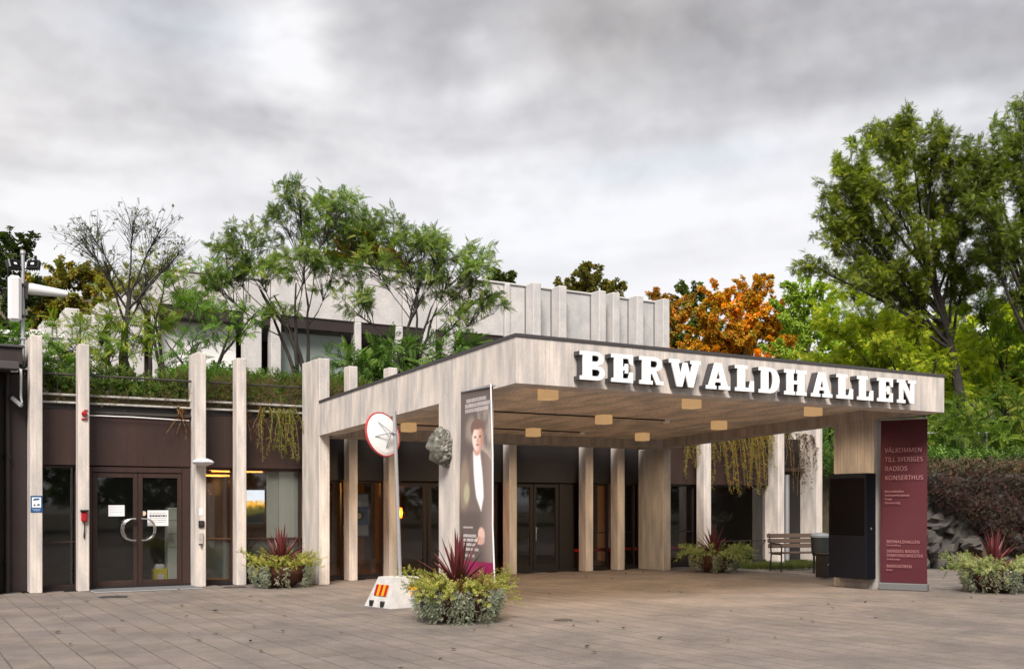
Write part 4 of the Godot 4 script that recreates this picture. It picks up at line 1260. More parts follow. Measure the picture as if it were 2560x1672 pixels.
	tree("ash_tree", "tall dark green ash with leaning trunk behind the canopy's right end", near, gy.call(28.2, -20.4), [[25.25, 12.06, -22.21, 0.95, 0.8], [27.22, 13.14, -22.2, 1.0, 0.73], [26.49, 12.3, -20.31, 0.95, 0.8], [25.93, 11.14, -22.97, 0.95, 0.8], [25.47, 11.03, -20.92, 1.10, 0.85], [28.2, 11.39, -21.62, 1.05, 0.9], [24.94, 9.75, -22.4, 0.95, 0.6], [26.69, 10.13, -22.52, 1.15, 0.78], [26.18, 9.38, -20.49, 1.10, 0.73], [26.47, 9.13, -22.65, 1.10, 0.61], [28.07, 10.36, -20.53, 0.95, 0.8], [27.86, 9.14, -20.66, 1.0, 0.73], [26.71, 13.4, -21.34, 0.5, 0.45], [24.2, 9.0, -22.9, 0.7, 0.4], [27.3, 8.3, -21.6, 1.2, 0.6], [26.4, 8.4, -21.2, 1.1, 0.6], [28.6, 8.5, -20.8, 1.0, 0.6], [25.6, 8.6, -21.8, 1.0, 0.5], [27.8, 12.2, -20.4, 0.9, 0.7], [27.6, 11.2, -19.6, 0.9, 0.8], [25.2, 10.4, -22.4, 0.9, 0.7], [24.9, 11.3, -22.3, 0.8, 0.6], [26.1, 12.9, -21.6, 0.8, 0.6]], {"r": 0.19, "cols": ash_c, "mesh": L.pinnate, "size": 0.20, "n": 850, "twigs": 24, "lean": 0.1, "top": 0.95, "fork": 0.5})
	tree("ash_tree", "dark green ash cut by the right edge of the view", near, gy.call(28.3, -18.2), [[27, 11.64, -18.84, 0.75, 0.75], [28.61, 12.68, -19.05, 0.75, 0.75], [27.79, 10.84, -18.38, 0.75, 0.85], [26.2, 9.98, -18.27, 0.75, 0.72], [27.59, 9.47, -18.49, 0.85, 0.72], [27.89, 13.12, -18.32, 0.35, 0.35], [28.01, 9.03, -19.41, 0.85, 0.6], [27.69, 7.99, -18.43, 0.75, 0.7], [28.6, 10.5, -18.0, 0.8, 1.03], [29.6, 11.5, -17.6, 1.0, 1.0], [29.4, 9.2, -17.6, 1.0, 1.0], [26.6, 10.8, -18.8, 0.8, 0.8], [26.9, 9.0, -18.6, 0.9, 0.7], [28.2, 11.8, -18.6, 0.9, 0.8]], {"r": 0.21, "cols": [Color(0.17, 0.22, 0.045), Color(0.11, 0.15, 0.035), Color(0.26, 0.28, 0.06)], "mesh": L.pinnate, "size": 0.20, "n": 650, "twigs": 20, "top": 0.95, "fork": 0.5})
	tree("young_tree", "broad yellow-green tree behind the lettering's right end", near, gy.call(30.6, -26.0), [[29.98, 9.4, -26.38, 1.1, 0.78], [30.14, 8.42, -27.45, 1.2, 0.9], [29.8, 8.21, -25.32, 1.30, 0.9], [29.11, 6.8, -26.9, 1.35, 0.9], [31.41, 7.09, -26.69, 1.44, 0.9], [31.97, 7.81, -25.2, 1.30, 0.9], [31.97, 6.37, -25.2, 1.30, 0.9], [34.09, 8.42, -25.1, 0.95, 0.87], [29.86, 5.65, -26.45, 1.2, 0.8], [33.3, 7.2, -25.3, 1.2, 0.9]], {"r": 0.16, "cols": yel, "mesh": L.pinnate, "size": 0.26, "n": 380, "twigs": 16, "stems": 2})
	tree("young_tree", "pale green round tree between the orange maple and the tall ash", near, gy.call(41.4, -39.4), [[41.24, 12.89, -39.46, 1.3, 1.0], [40.52, 12.3, -39.89, 0.95, 0.9], [42.14, 12.27, -38.93, 1.15, 1.05], [41.06, 11.22, -39.57, 1.5, 1.05], [42.3, 10.8, -38.6, 1.4, 1.2], [40.6, 9.8, -39.6, 1.6, 1.2], [42.0, 9.2, -38.8, 1.6, 1.3]], {"r": 0.18, "cols": [Color(0.46, 0.56, 0.10), Color(0.34, 0.46, 0.08)], "size": 0.26, "n": 150, "twigs": 12})
	tree("young_tree", "mid green tree filling the right edge above the bank", near, gy.call(31.4, -21.0), [[30.27, 8.32, -21.55, 1.0, 0.85], [31.16, 7.81, -21.02, 1.0, 0.95], [30.38, 6.77, -21.49, 1.0, 0.85], [31.38, 6.51, -20.89, 0.9, 0.95], [29.83, 5.87, -21.82, 0.85, 0.8], [30.72, 5.48, -21.29, 0.95, 0.7], [32.3, 7.2, -20.4, 1.0, 1.0]], {"r": 0.14, "cols": [Color(0.24, 0.38, 0.06), Color(0.17, 0.28, 0.05), Color(0.45, 0.46, 0.06)], "mesh": L.pinnate, "size": 0.26, "n": 280, "twigs": 16})
	tree("young_tree", "slender lime-green tree in front of the leaning ash trunk", near, gy.call(28.0, -21.8), [[27.2, 7.3, -21.6, 1.0, 0.7], [28.3, 7.0, -21.2, 1.0, 0.7], [26.4, 6.6, -21.6, 0.9, 0.7], [27.6, 6.0, -21.2, 1.0, 0.7], [29.2, 6.2, -20.7, 0.9, 0.7], [26.8, 5.4, -21.4, 0.9, 0.6], [28.6, 5.1, -20.9, 0.8, 0.6]], {"r": 0.09, "cols": yel, "mesh": L.pinnate, "size": 0.26, "n": 230, "twigs": 16, "stems": 2})
	tree("bank_shrub", "feathery bright green shrub on top of the bank beneath the ash trees", "shrubs on the bank", gy.call(26.0, -18.5), [[25.44, 3.6, -18.61, 0.8, 0.55], [26.2, 3.4, -18.16, 0.7, 0.55], [26.77, 3.6, -17.82, 0.5, 0.55], [26.3, 4.2, -19.4, 0.6, 0.5]], {"category": "shrub", "stems": 3, "r": 0.04, "cols": [Color(0.2, 0.28, 0.04), Color(0.11, 0.19, 0.035)], "mesh": L.pinnate, "size": 0.34, "n": 130, "twigs": 12})
	tree("bank_shrub", "low yellow-green shrub on the bank beside the maroon banner", "shrubs on the bank", gy.call(24.6, -19.0), [[24.6, 2.9, -19.0, 0.6, 0.4], [24.0, 2.7, -19.3, 0.5, 0.35]], {"category": "shrub", "stems": 2, "r": 0.03, "cols": [Color(0.17, 0.19, 0.04), Color(0.09, 0.13, 0.03)], "mesh": L.sprig, "size": 0.26, "n": 200, "twigs": 12})
	tree("bank_shrub", "dense green shrub behind the far right pillar", "shrubs on the bank", gy.call(26.0, -24.0), [[25.4, 3.6, -24.2, 0.9, 0.9], [26.2, 4.6, -24.4, 0.9, 0.8], [25.0, 2.6, -23.6, 0.8, 0.6]], {"category": "shrub", "stems": 2, "r": 0.05, "cols": green, "mesh": L.sprig, "size": 0.3, "n": 170, "twigs": 12})
	for q in [[27.6, -17.4, "bushy green shrub in the middle of the bank at the right edge"], [28.6, -19.8, "tall green shrub between the two ash trunks"], [30.0, -18.6, "green shrub behind the right ash trunk"], [26.8, -21.4, "dense green shrub left of the leaning ash trunk"]]:
		var b: Vector3 = gy.call(q[0], q[1])
		tree("bank_shrub", q[2], "shrubs on the bank", b, [[q[0], b.y + 1.0, q[1], 0.9, 0.6], [q[0] + 0.7, b.y + 1.5, q[1] + 0.3, 0.8, 0.6], [q[0] - 0.6, b.y + 1.7, q[1] - 0.2, 0.8, 0.6], [q[0] + 0.1, b.y + 2.2, q[1], 0.7, 0.5]], {"category": "shrub", "stems": 3, "r": 0.04, "cols": [Color(0.24, 0.36, 0.06), Color(0.15, 0.25, 0.05), Color(0.36, 0.38, 0.07)], "mesh": L.pinnate, "size": 0.26, "n": 170, "twigs": 14})
	# woodland further back
	rng.seed = 41
	var spots := [[38, -30, 9.0, 2], [43, -30, 9.5, 2], [36, -24, 9.0, 2], [47, -36, 11, 0], [40, -22, 9.5, 1], [52, -44, 12.5, 2], [58, -50, 14, 0], [35, -18.5, 8.5, 1]]
	for i in spots.size():
		var q: Array = spots[i]
		var bs: Vector3 = gy.call(q[0], q[1])
		rng.seed = 900 + i
		var lb := []
		for j in 9: lb.append([q[0] + rng.randf_range(-2.2, 2.2), rng.randf_range(bs.y + 2.2, q[2]), q[1] + rng.randf_range(-1.8, 1.8), rng.randf_range(1.2, 1.8), rng.randf_range(0.9, 1.3)])
		var words := ["lime-green tree in the wood nearest to the yellow-green tree", "lime-green tree in the wood further right, behind the ash trunks", "third tree in the wood, yellowish, behind the yellow-green tree", "tall dark tree in the wood right of the pale green tree", "mid green tree in the wood behind the right edge ash", "yellowish tree in the wood far behind the orange maple's right side", "dark tree at the back of the wood beyond the maple", "green tree in the wood lowest at the right edge"]
		tree("wood_tree", words[i], "trees of the wood on the hill", bs, lb, {"r": 0.18, "seed": 300 + i, "cols": [[dark, green, yel][q[3]]][0], "size": 0.34, "n": 75, "twigs": 10})

	hb = []
	rng.seed = 77
	for i in 30:
		var a := -30.0 + i * 4.6
		for y in [3.0, 6.5, 9.5]: hb.append([a + rng.randf_range(-1.5, 1.5), y, 30.0 + rng.randf_range(-3, 3) + 0.1 * a, 3.4, 2.4, 2.4])
	scatter_mass("opposite_wood", "dark wood across the forecourt, seen only mirrored in the hall's glass", "wood", hb, 9000, 1.1, dark, L.broad, 0.3)
	# bank: rock face, dark creeper, grass
	rock_face()
	var u := V(0.833, 0, 0.553)
	var nrm := V(0.553, 0, -0.833)
	var foot := V(19.46, 0, -18.1)
	hb = []
	for i in 34:
		var s := 3.2 + i * 0.12
		for t in [[0.55, 0.5], [0.75, 1.0], [1.05, 1.5], [1.3, 1.95]]:
			var p: Vector3 = foot + u * s + nrm * (t[0] + 0.1)
			if rng.randf() < 0.22: continue
			hb.append([p.x, lerpf(2.1, t[1] + 0.1, clampf(0.15 + i * 0.06, 0.0, 1.0)) + rng.randf_range(-0.15, 0.15), p.z, rng.randf_range(0.12, 0.3), rng.randf_range(0.15, 0.35), rng.randf_range(0.12, 0.3)])
	scatter_mass("dark_creeper", "dark red-brown creeper covering the rock at the right edge", "creeper", hb, 8500, 0.15, [Color(0.042, 0.017, 0.012), Color(0.02, 0.011, 0.009), Color(0.075, 0.026, 0.017), Color(0.035, 0.035, 0.014)], L.sprig, -0.3, "", "stuff", M["dull leaf"])
	hb = []
	for i in 40:
		var p := foot + u * (2.5 + i * 0.19) + nrm * 2.1
		hb.append([p.x, 2.42 + 0.12 * sin(i * 1.7), p.z, 0.35, 0.1 + 0.08 * absf(sin(i * 2.3)), 0.5])
	scatter_mass("leaf_litter", "brown leaf litter and dry ferns along the top of the bank", "ground cover", hb, 3600, 0.22, [Color(0.08, 0.05, 0.028), Color(0.06, 0.07, 0.025), Color(0.12, 0.07, 0.032)], L.sprig, 0.3, "", "stuff", M["dull leaf"])
	hb = []
	for i in 26:
		var p := foot + u * (1.5 + i * 0.34) + nrm * 4.0
		hb.append([p.x, 2.75, p.z, 0.6, 0.22, 1.6])
	scatter_mass("bank_ground_cover", "green ground cover under the trees on the bank", "ground cover", hb, 5200, 0.3, green, L.sprig, 0.6)
	hb = []
	rng.seed = 19
	for i in 46:
		var p := foot + u * rng.randf_range(2.0, 15.0) + nrm * rng.randf_range(6.0, 15.0)
		hb.append([p.x, ground_at(p.x, p.z) + 0.5, p.z, 1.0, rng.randf_range(0.4, 1.1), 1.0])
	scatter_mass("undergrowth", "green undergrowth on the hillside behind the ash trunks", "undergrowth", hb, 9000, 0.34, green, L.sprig, 0.6)
	# grass at the foot of the bank and below the far windows
	rng.seed = 8
	var xs := []
	var cs := PackedColorArray()
	var gc := [Color(0.07, 0.10, 0.025), Color(0.11, 0.11, 0.035), Color(0.05, 0.07, 0.02)]
	for i in 7000:
		var p := Vector3.ZERO
		if i % 2: p = foot + u * rng.randf_range(3.2, 9.0) + nrm * rng.randf_range(0.05, 0.75)
		else: p = V(rng.randf_range(18.2, 23.0), 0, rng.randf_range(-20.9, -18.6))
		if p.x > 18.2 and p.z < -18.0 and bank(p.x, p.z) < 0.1: continue
		xs.append(Transform3D(Basis(Vector3.UP, rng.randf() * 6.0).scaled(V(1, 1, 1) * rng.randf_range(0.06, 0.13)), p + V(0, 0.0, 0)))
		cs.append(mixc(gc))
	var gr := copies(self, "grass", L.tuft, M.leaf, xs, cs)
	meta(gr, "strip of green grass along the foot of the bank and pillars", "grass")
	# fallen leaves
	xs = []
	cs = PackedColorArray()
	for i in 90:
		xs.append(Transform3D(Basis(Vector3.UP, rng.randf() * 6.0).rotated(Vector3.RIGHT, rng.randfn() * 0.2).scaled(Vector3.ONE * rng.randf_range(0.05, 0.10)), V(rng.randf_range(1.5, 18), 0.012, rng.randf_range(-20, -9))))
		cs.append(mixc([Color(0.07, 0.045, 0.025), Color(0.12, 0.075, 0.03), Color(0.04, 0.03, 0.02)]))
	var fl := copies(self, "fallen_leaves", L.single, M["dull leaf"], xs, cs)
	meta(fl, "small brown fallen leaves scattered over the forecourt slabs", "leaves")

	planter("rust-brown bowl in front of the portrait banner with red sword plant and yellow shoots", V(6.72, 0, -12.75), 0.54, 5, {"reach": 1.35})
	planter("rust-brown bowl beside the left canopy pier with dark red sword plant", V(6.55, 0, -19.72), 0.52, 6, {"trail": 0.8})
	planter("rust-brown bowl overgrown with pale shoots right of the canopy's back pier", V(16.75, 0, -18.85), 0.5, 7, {"pale": true, "reach": 1.7, "trail": 0.6, "heath": 0.5})
	planter("bowl with white flowers and red sword plant right of the maroon banner", V(17.35, 0, -11.95), 0.52, 8, {"pale": true, "reach": 1.6, "trail": 0.9, "flowers": 4})

func rock_face() -> void:
	var o := thing("rock_outcrop", "grey natural rock face rising behind the maroon banner", "rock", V(22.4, 0, -16.9))
	var f := FastNoiseLite.new()
	f.noise_type = FastNoiseLite.TYPE_CELLULAR
	f.cellular_return_type = FastNoiseLite.RETURN_DISTANCE2_SUB
	f.frequency = 0.75
	f.seed = 12
	var g := FastNoiseLite.new()
	g.frequency = 1.6
	g.fractal_octaves = 4
	g.seed = 2
	var k := MB.new()
	var u := V(0.833, 0, 0.553)
	var nrm := V(0.553, 0, -0.833)
	var foot := V(19.46, 0, -18.1)
	var pt := func(i: int, j: int) -> Vector3:
		var s := 2.6 + i * 0.11
		var t := j / 22.0
		var prof := 0.55 + 1.25 * pow(t, 1.6)
		var y := 2.45 * pow(sin(t * PI / 2), 0.9)
		var p := foot + u * s + nrm * prof + V(0, y, 0)
		var d := f.get_noise_3d(p.x, p.y * 1.3, p.z) * 0.55 + g.get_noise_3d(p.x, p.y, p.z) * 0.4
		return p - nrm * d + V(0, g.get_noise_3d(p.x + 9, p.y, p.z) * 0.15 * t, 0) - o.position
	for i in 62:
		for j in 22: k.quad(pt.call(i, j), pt.call(i + 1, j), pt.call(i + 1, j + 1), pt.call(i, j + 1), V(-0.55, 0.6, 0.83))
	part(o, "rock_wall", k, M.rock)
	rng.seed = 31
	for i in 11:
		var b := MB.new()
		var rr := V(rng.randf_range(0.3, 0.6), rng.randf_range(0.2, 0.42), rng.randf_range(0.25, 0.4))
		var sp := func(a: int, c: int) -> Vector3:
			var th := PI * a / 9.0
			var ph := TAU * (c % 14) / 14.0
			var d := V(sin(th) * cos(ph), cos(th), sin(th) * sin(ph))
			return d * rr * (1.0 + 0.75 * g.get_noise_3d(d.x * 0.8 + i * 7.0, d.y * 0.8, d.z * 0.8) + 0.25 * f.get_noise_3d(d.x * 1.5 + i * 3.0, d.y * 1.5, d.z * 1.5))
		for a in 9:
			for c in 14: b.quad(sp.call(a, c), sp.call(a, c + 1), sp.call(a + 1, c + 1), sp.call(a + 1, c), sp.call(a, c) + sp.call(a + 1, c + 1))
		var lv := (i % 3) * 0.5
		var at := foot + u * (2.6 + i * 0.34) + nrm * (0.72 + lv * 0.3) + V(0, lv + 0.1, 0)
		part(o, "boulder", b, M.rock, at - o.position)

func things() -> void:
	var G: Material = M.galvanised
	var W: Material = M["white paint"]
	# softly glowing cube lamps under the canopy
	var words := ["left front", "middle front", "right front", "left middle", "central", "right middle", "left back", "middle back", "right back"]
	for j in 3:
		for i in 3:
			var at := V(8.8 + i * 2.88, 0, -13.7 - j * 2.53)
			at.y = yb(at.z) + 0.199
			var o := thing("ceiling_lamp", "softly glowing beige cube lamp under the canopy, the " + words[j * 3 + i] + " one of nine", "lamp", at, 0.0, "cube lamps under the canopy")
			var k := MB.new()
			k.bev(-0.12, 0.12, -0.17, 0, -0.12, 0.12, 0.008)
			part(o, "shade", k, M["lamp glow"])
			var l := SpotLight3D.new()
			l.name = "light"
			l.light_color = Color(1.0, 0.87, 0.71)
			l.light_energy = LAMP
			l.light_size = 0.1
			l.spot_range = 30.0
			l.spot_angle = 86.0
			l.spot_angle_attenuation = 0.6
			l.spot_attenuation = 2.0
			l.shadow_enabled = true
			o.add_child(l, true)
			l.rotation.x = -PI / 2
			l.position = V(0, -0.20, 0)

	# mast on the first pillar
	var o := thing("antenna_mast", "steel mast with white panel antennas on top of the leftmost pillar", "antenna mast", V(2.17, 3.9, -20.98))
	var k := MB.new()
	k.tube([V(0, 0, -0.42), V(0, 2.32, -0.42)], [0.033, 0.033], 10)
	k.t = Transform3D(Basis(), V(0, 0, -0.42))
	k.lathe([Vector2(0.0, 2.40), Vector2(0.045, 2.40), Vector2(0.05, 2.34), Vector2(0.035, 2.32)], 10)
	k.t = Transform3D()
	for y in [0.62, 0.75, 1.12]: k.bev(-0.05, 0.05, y, y + 0.035, -0.47, -0.37, 0.006)
	part(o, "pole", k, G)
	k = MB.new()
	k.bev(-0.115, 0.115, 0.0, 0.85, -0.06, 0.06, 0.055)
	part(o, "panel_antenna", k, M["antenna white"], V(-0.15, 1.05, -0.30))
	k = MB.new()
	k.bev(-0.02, 0.14, -0.03, 0.03, -0.02, 0.02, 0.004)
	for y in [0.12, 0.7]: part(o, "bracket", k, M.iron, V(-0.1, 1.05 + y, -0.38))
	k = MB.new()
	var pts := []
	var rad := []
	for q in [[0.0, 0.095], [0.04, 0.11], [0.4, 0.085], [0.62, 0.068], [0.66, 0.058], [0.68, 0.03]]:
		pts.append(V(q[0], -q[0] * 0.05, 0))
		rad.append(q[1])
	k.tube(pts, rad, 16)
	part(o, "side_antenna", k, M["antenna white"], V(0.09, 1.70, -0.40))
	k = MB.new()
	k.bev(-0.03, 0.03, -0.16, 0.16, -0.04, 0.04, 0.005)
	part(o, "bracket", k, M.iron, V(0.055, 1.66, -0.42))
	for q in [[-0.15, 2.12, 0.5, "black floodlight on the mast facing left"], [0.17, 2.15, -0.6, "black floodlight on the mast facing the forecourt"]]:
		var f := thing("floodlight", q[3], "floodlight", V(2.17 + q[0], 3.9 + q[1], -21.35), q[2], "floodlights on the mast")
		k = MB.new()
		k.t = Transform3D(Basis(Vector3.RIGHT, -0.35), Vector3.ZERO)
		k.bev(-0.12, 0.12, -0.09, 0.09, -0.06, 0.03, 0.015)
		for i in 5: k.span(-0.10 + i * 0.045, -0.09 + i * 0.045, -0.08, 0.08, -0.10, -0.061)
		part(f, "housing", k, M.black)
		k = MB.new()
		k.t = Transform3D(Basis(Vector3.RIGHT, -0.35), Vector3.ZERO)
		k.span(-0.095, 0.095, -0.065, 0.065, 0.031, 0.036)
		part(f, "lens", k, M["black screen"])
		k = MB.new()
		k.t = Transform3D(Basis(Vector3.RIGHT, -0.35), Vector3.ZERO)
		k.span(-0.03, 0.03, -0.02, 0.02, 0.0365, 0.038)
		part(f, "lamp", k, M["white paint"])
		k = MB.new()
		k.tube([V(0, -0.02, -0.05), V(-q[0] * 0.5, -0.08, -0.06), V(-q[0], -0.09, -0.05)], [0.015, 0.015, 0.015], 6)
		part(f, "arm", k, M.black).rotation.y = -q[2]

	# things on the pillars
	o = thing("surveillance_sign", "blue camera surveillance sign on the leftmost pillar", "sign", V(2.30, 1.45, -20.497))
	k = MB.new()
	k.bev(-0.098, 0.098, 0, 0.30, 0, 0.004, 0.002)
	part(o, "plate", k, M["sign blue"])
	k = MB.new()
	k.span(-0.075, 0.075, 0.09, 0.27, 0.0045, 0.006)
	part(o, "field", k, W)
	k = MB.new()
	k.prism(PackedVector2Array([Vector2(-0.055, 0.21), Vector2(0.045, 0.225), Vector2(0.05, 0.255), Vector2(-0.045, 0.25)]), 0.0062, 0.0075)
	k.prism(PackedVector2Array([Vector2(-0.05, 0.12), Vector2(-0.02, 0.115), Vector2(-0.015, 0.145), Vector2(-0.045, 0.15)]), 0.0062, 0.0075)
	k.prism(PackedVector2Array([Vector2(0.0, 0.125), Vector2(0.05, 0.12), Vector2(0.052, 0.15), Vector2(0.02, 0.155)]), 0.0062, 0.0075)
	part(o, "pictogram", k, M["sign blue"])
	k = MB.new()
	for q in [[-0.07, 0.07, 0.055], [-0.05, 0.06, 0.03]]:
		for i in 7: k.span(lerpf(q[0], q[1], i / 7.0), lerpf(q[0], q[1], i / 7.0) + 0.013, q[2], q[2] + 0.013, 0.0045, 0.0055)
	part(o, "print", k, M["poster light"])

	o = thing("emergency_phone", "red emergency telephone with black cord on the second pillar", "telephone", V(3.095, 1.27, -20.497))
	k = MB.new()
	k.bev(-0.055, 0.055, 0.0, 0.20, 0, 0.08, 0.03)
	part(o, "body", k, M.red)
	k = MB.new()
	k.bev(-0.07, 0.07, 0.195, 0.225, 0, 0.11, 0.008)
	part(o, "hood", k, M.black)
	k = MB.new()
	k.tube([V(0.0, 0.02, 0.03), V(0.005, -0.1, 0.035), V(0.0, -0.22, 0.02), V(0.0, -0.29, 0.015)], [0.011, 0.009, 0.012, 0.014], 6)
	part(o, "cord", k, M.black)
	o = thing("alarm_bell", "small red alarm sounder high on the second pillar", "alarm", V(3.10, 3.17, -20.497))
	k = MB.new()
	k.t = Transform3D(Basis(Vector3.RIGHT, PI / 2), V(0, 0.08, 0))
	k.lathe([Vector2(0.0, 0.07), Vector2(0.035, 0.065), Vector2(0.05, 0.03), Vector2(0.05, 0.0)], 14)
	k.t = Transform3D()
	k.bev(-0.05, 0.05, -0.03, -0.005, 0, 0.03, 0.004)
	part(o, "horn", k, M["red"])
	k = MB.new()
	k.bev(-0.01, 0.06, 0.135, 0.15, 0, 0.02, 0.003)
	part(o, "bracket", k, M.red)
	k = MB.new()
	k.tube([V(0.09, 0.075, -0.03), V(0.9, 0.075, -0.03), V(1.95, 0.05, -0.03)], [0.012, 0.012, 0.012], 6)
	meta(part(self, "cable_duct", k, W, V(3.10, 3.17, -20.75)), "thin white cable duct running above the brown double door", "cable duct")

	o = thing("wall_lamp", "shallow white disc lamp on the third pillar", "lamp", V(5.20, 2.40, -20.30))
	k = MB.new()
	k.lathe([Vector2(0.0, 0.075), Vector2(0.09, 0.068), Vector2(0.17, 0.035), Vector2(0.205, 0.0), Vector2(0.17, -0.035), Vector2(0.09, -0.068), Vector2(0.0, -0.075)], 28)
	part(o, "shade", k, M["antenna white"])
	k = MB.new()
	k.bev(-0.04, 0.04, -0.03, 0.03, -0.198, -0.1, 0.006)
	part(o, "bracket", k, G)
	o = thing("card_reader", "black card reader on the third pillar beside the double door", "card reader", V(5.215, 1.15, -20.497))
	k = MB.new()
	k.bev(-0.055, 0.055, 0, 0.13, 0, 0.03, 0.008)
	part(o, "case", k, M.black)
	k = MB.new()
	k.span(-0.03, 0.03, 0.05, 0.10, 0.0305, 0.032)
	part(o, "keypad", k, M.iron)
	o = thing("intercom", "slim grey intercom with a cable on the third pillar below the card reader", "intercom", V(5.20, 0.79, -20.497))
	k = MB.new()
	k.bev(-0.045, 0.045, 0.04, 0.26, 0, 0.035, 0.01)
	part(o, "case", k, M["stone base"])
	k = MB.new()
	k.tube([V(0.02, 0.04, 0.015), V(0.02, -0.02, 0.02), V(-0.005, -0.03, 0.02)], [0.012, 0.012, 0.01], 6)
	part(o, "cable", k, M.iron)
	o = thing("small_sign", "small pale plate above the card reader on the third pillar", "sign", V(5.215, 1.38, -20.497))
	k = MB.new()
	k.bev(-0.04, 0.04, 0, 0.14, 0, 0.004, 0.002)
	part(o, "plate", k, M["paper"])

	for q in [[2.02, 3.42, -20.75, "grey surveillance camera under the white pipe by the leftmost pillar", 0.6], [1.95, 3.98, -20.62, "small white lamp under the dark roof edge left of the first pillar", 0.0]]:
		o = thing("security_camera" if q[4] > 0 else "eaves_lamp", q[3], "camera" if q[4] > 0 else "lamp", V(q[0], q[1], q[2]), -q[4])
		k = MB.new()
		if q[4] > 0:
			k.t = Transform3D(Basis(Vector3.BACK, -0.7), Vector3.ZERO)
			k.bev(-0.15, 0.1, -0.035, 0.035, -0.035, 0.035, 0.012)
			part(o, "housing", k, G)
			k = MB.new()
			k.t = Transform3D(Basis(Vector3.BACK, -0.7), Vector3.ZERO)
			k.bev(-0.165, -0.151, -0.028, 0.028, -0.028, 0.028, 0.006)
			part(o, "lens", k, M.black)
		else:
			k.bev(-0.06, 0.06, -0.03, 0.03, -0.04, 0.04, 0.01)
			part(o, "housing", k, W)
			k = MB.new()
			k.tube([V(0, 0.03, 0), V(0, 0.10, 0)], [0.01, 0.01], 6)
			part(o, "stem", k, M.iron)
	k = MB.new()
	k.tube([V(0.13, 0.62, 0), V(0, 0.60, 0), V(0, 0.1, 0), V(0.02, 0.0, 0)], [0.024, 0.024, 0.02, 0.016], 8)
	meta(part(self, "white_pipe", k, W, V(2.07, 3.42, -20.74)), "short white pipe with a bend beside the leftmost pillar", "pipe")

	# notices on the brown double door
	for q in [[3.59, 3.88, 1.37, 1.58, "white notice on the left leaf of the brown double door", 3], [4.30, 4.69, 1.18, 1.48, "larger white notice with black print on the right door leaf", 6]]:
		var n := thing("notice", q[4], "notice", V((q[0] + q[1]) / 2, q[2], -20.918), 0.0, "notices on the brown double door")
		var w: float = (q[1] - q[0]) / 2
		var h: float = q[3] - q[2]
		k = MB.new()
		k.span(-w, w, 0, h, 0, 0.002)
		part(n, "sheet", k, M.paper)
		k = MB.new()
		rng.seed = int(q[5])
		for i in int(q[5]):
			var y: float = h * (0.82 - i * 0.7 / q[5])
			var x := -w * 0.8
			while x < w * 0.75:
				var len := rng.randf_range(0.015, 0.05)
				k.span(x, minf(x + len, w * 0.85), y, y + (0.03 if i == 2 and q[5] > 4 else 0.008), 0.0025, 0.003)
				x += len + 0.012
		part(n, "print", k, M.ink if q[5] > 4 else M["poster light"])
	o = thing("sticker", "round cream sticker beside the larger door notice", "sticker", V(4.23, 1.42, -20.918))
	k = MB.new()
	k.t = Transform3D(Basis(Vector3.RIGHT, PI / 2), Vector3.ZERO)
	k.lathe([Vector2(0.0, 0.003), Vector2(0.045, 0.003), Vector2(0.047, 0.0)], 18)
	part(o, "disc", k, M["lamp cube"])
	o = thing("yellow_box", "yellow box with a crumpled white bag behind the double door", "box", V(4.62, 0.03, -21.35))
	k = MB.new()
	k.bev(-0.13, 0.13, 0, 0.30, -0.1, 0.1, 0.008)
	part(o, "carton", k, M.yellow)
	k = MB.new()
	k.span(-0.06, 0.06, 0.08, 0.2, 0.101, 0.103)
	part(o, "label_field", k, M.paper)
	k = MB.new()
	k.blob(V(0, 0.33, 0), V(0.11, 0.09, 0.08), 8)
	part(o, "bag", k, M.paper)
	o = thing("cabinet", "narrow pale cabinet standing behind the right leaf of the double door", "cabinet", V(4.86, 0.03, -21.4))
	k = MB.new()
	k.bev(-0.1, 0.1, 0, 1.5, -0.15, 0.15, 0.01)
	part(o, "carcass", k, M.blind)
	k = MB.new()
	for i in 3: k.span(-0.09, 0.09, 0.72 + i * 0.26, 0.73 + i * 0.26, 0.1505, 0.152)
	part(o, "shelf_edges", k, M.iron)
	o = thing("door_mat", "flat grey metal mat in front of the brown double door", "mat", V(4.15, 0.0, -20.42))
	k = MB.new()
	k.bev(-0.95, 0.98, 0.002, 0.018, -0.42, 0.38, 0.006)
	part(o, "frame", k, G)
	k = MB.new()
	for i in 36: k.span(-0.92 + i * 0.0525, -0.885 + i * 0.0525, 0.0185, 0.022, -0.39, 0.35)
	part(o, "ribs", k, M["mat grey"])
	for q in [[3.35, -19.05, 0.24, "round iron drain cover before the brown double door"], [8.02, -12.1, 0.13, "small dark round cover in the slabs right of the front planter"], [5.75, -20.1, 0.22, "dark iron cover at the foot of the fourth pillar"]]:
		o = thing("drain_cover", q[3], "drain cover", V(q[0], 0, q[1]), 0.0, "round iron covers in the paving")
		k = MB.new()
		k.lathe([Vector2(0, 0.006), Vector2(q[2] * 0.88, 0.006), Vector2(q[2] * 0.9, 0.004)], 24)
		part(o, "lid", k, M.iron)
		k = MB.new()
		k.lathe([Vector2(q[2] * 0.92, 0.004), Vector2(q[2] * 0.92, 0.008), Vector2(q[2], 0.008), Vector2(q[2] * 1.01, 0.002)], 24)
		part(o, "ring", k, M.coping_metal if M.has("coping_metal") else M["coping metal"])

	# behind the glass
	o = thing("roller_blind", "pale green blind hanging inside the window left of the canopy", "blind", V(7.05, 0.9, -21.06))
	k = MB.new()
	for i in 3: k.span(-0.37 + i * 0.25, -0.125 + i * 0.25, 0, 1.36, -0.004 + (i % 2) * 0.01, 0.004 + (i % 2) * 0.01)
	part(o, "fabric", k, M.blind)
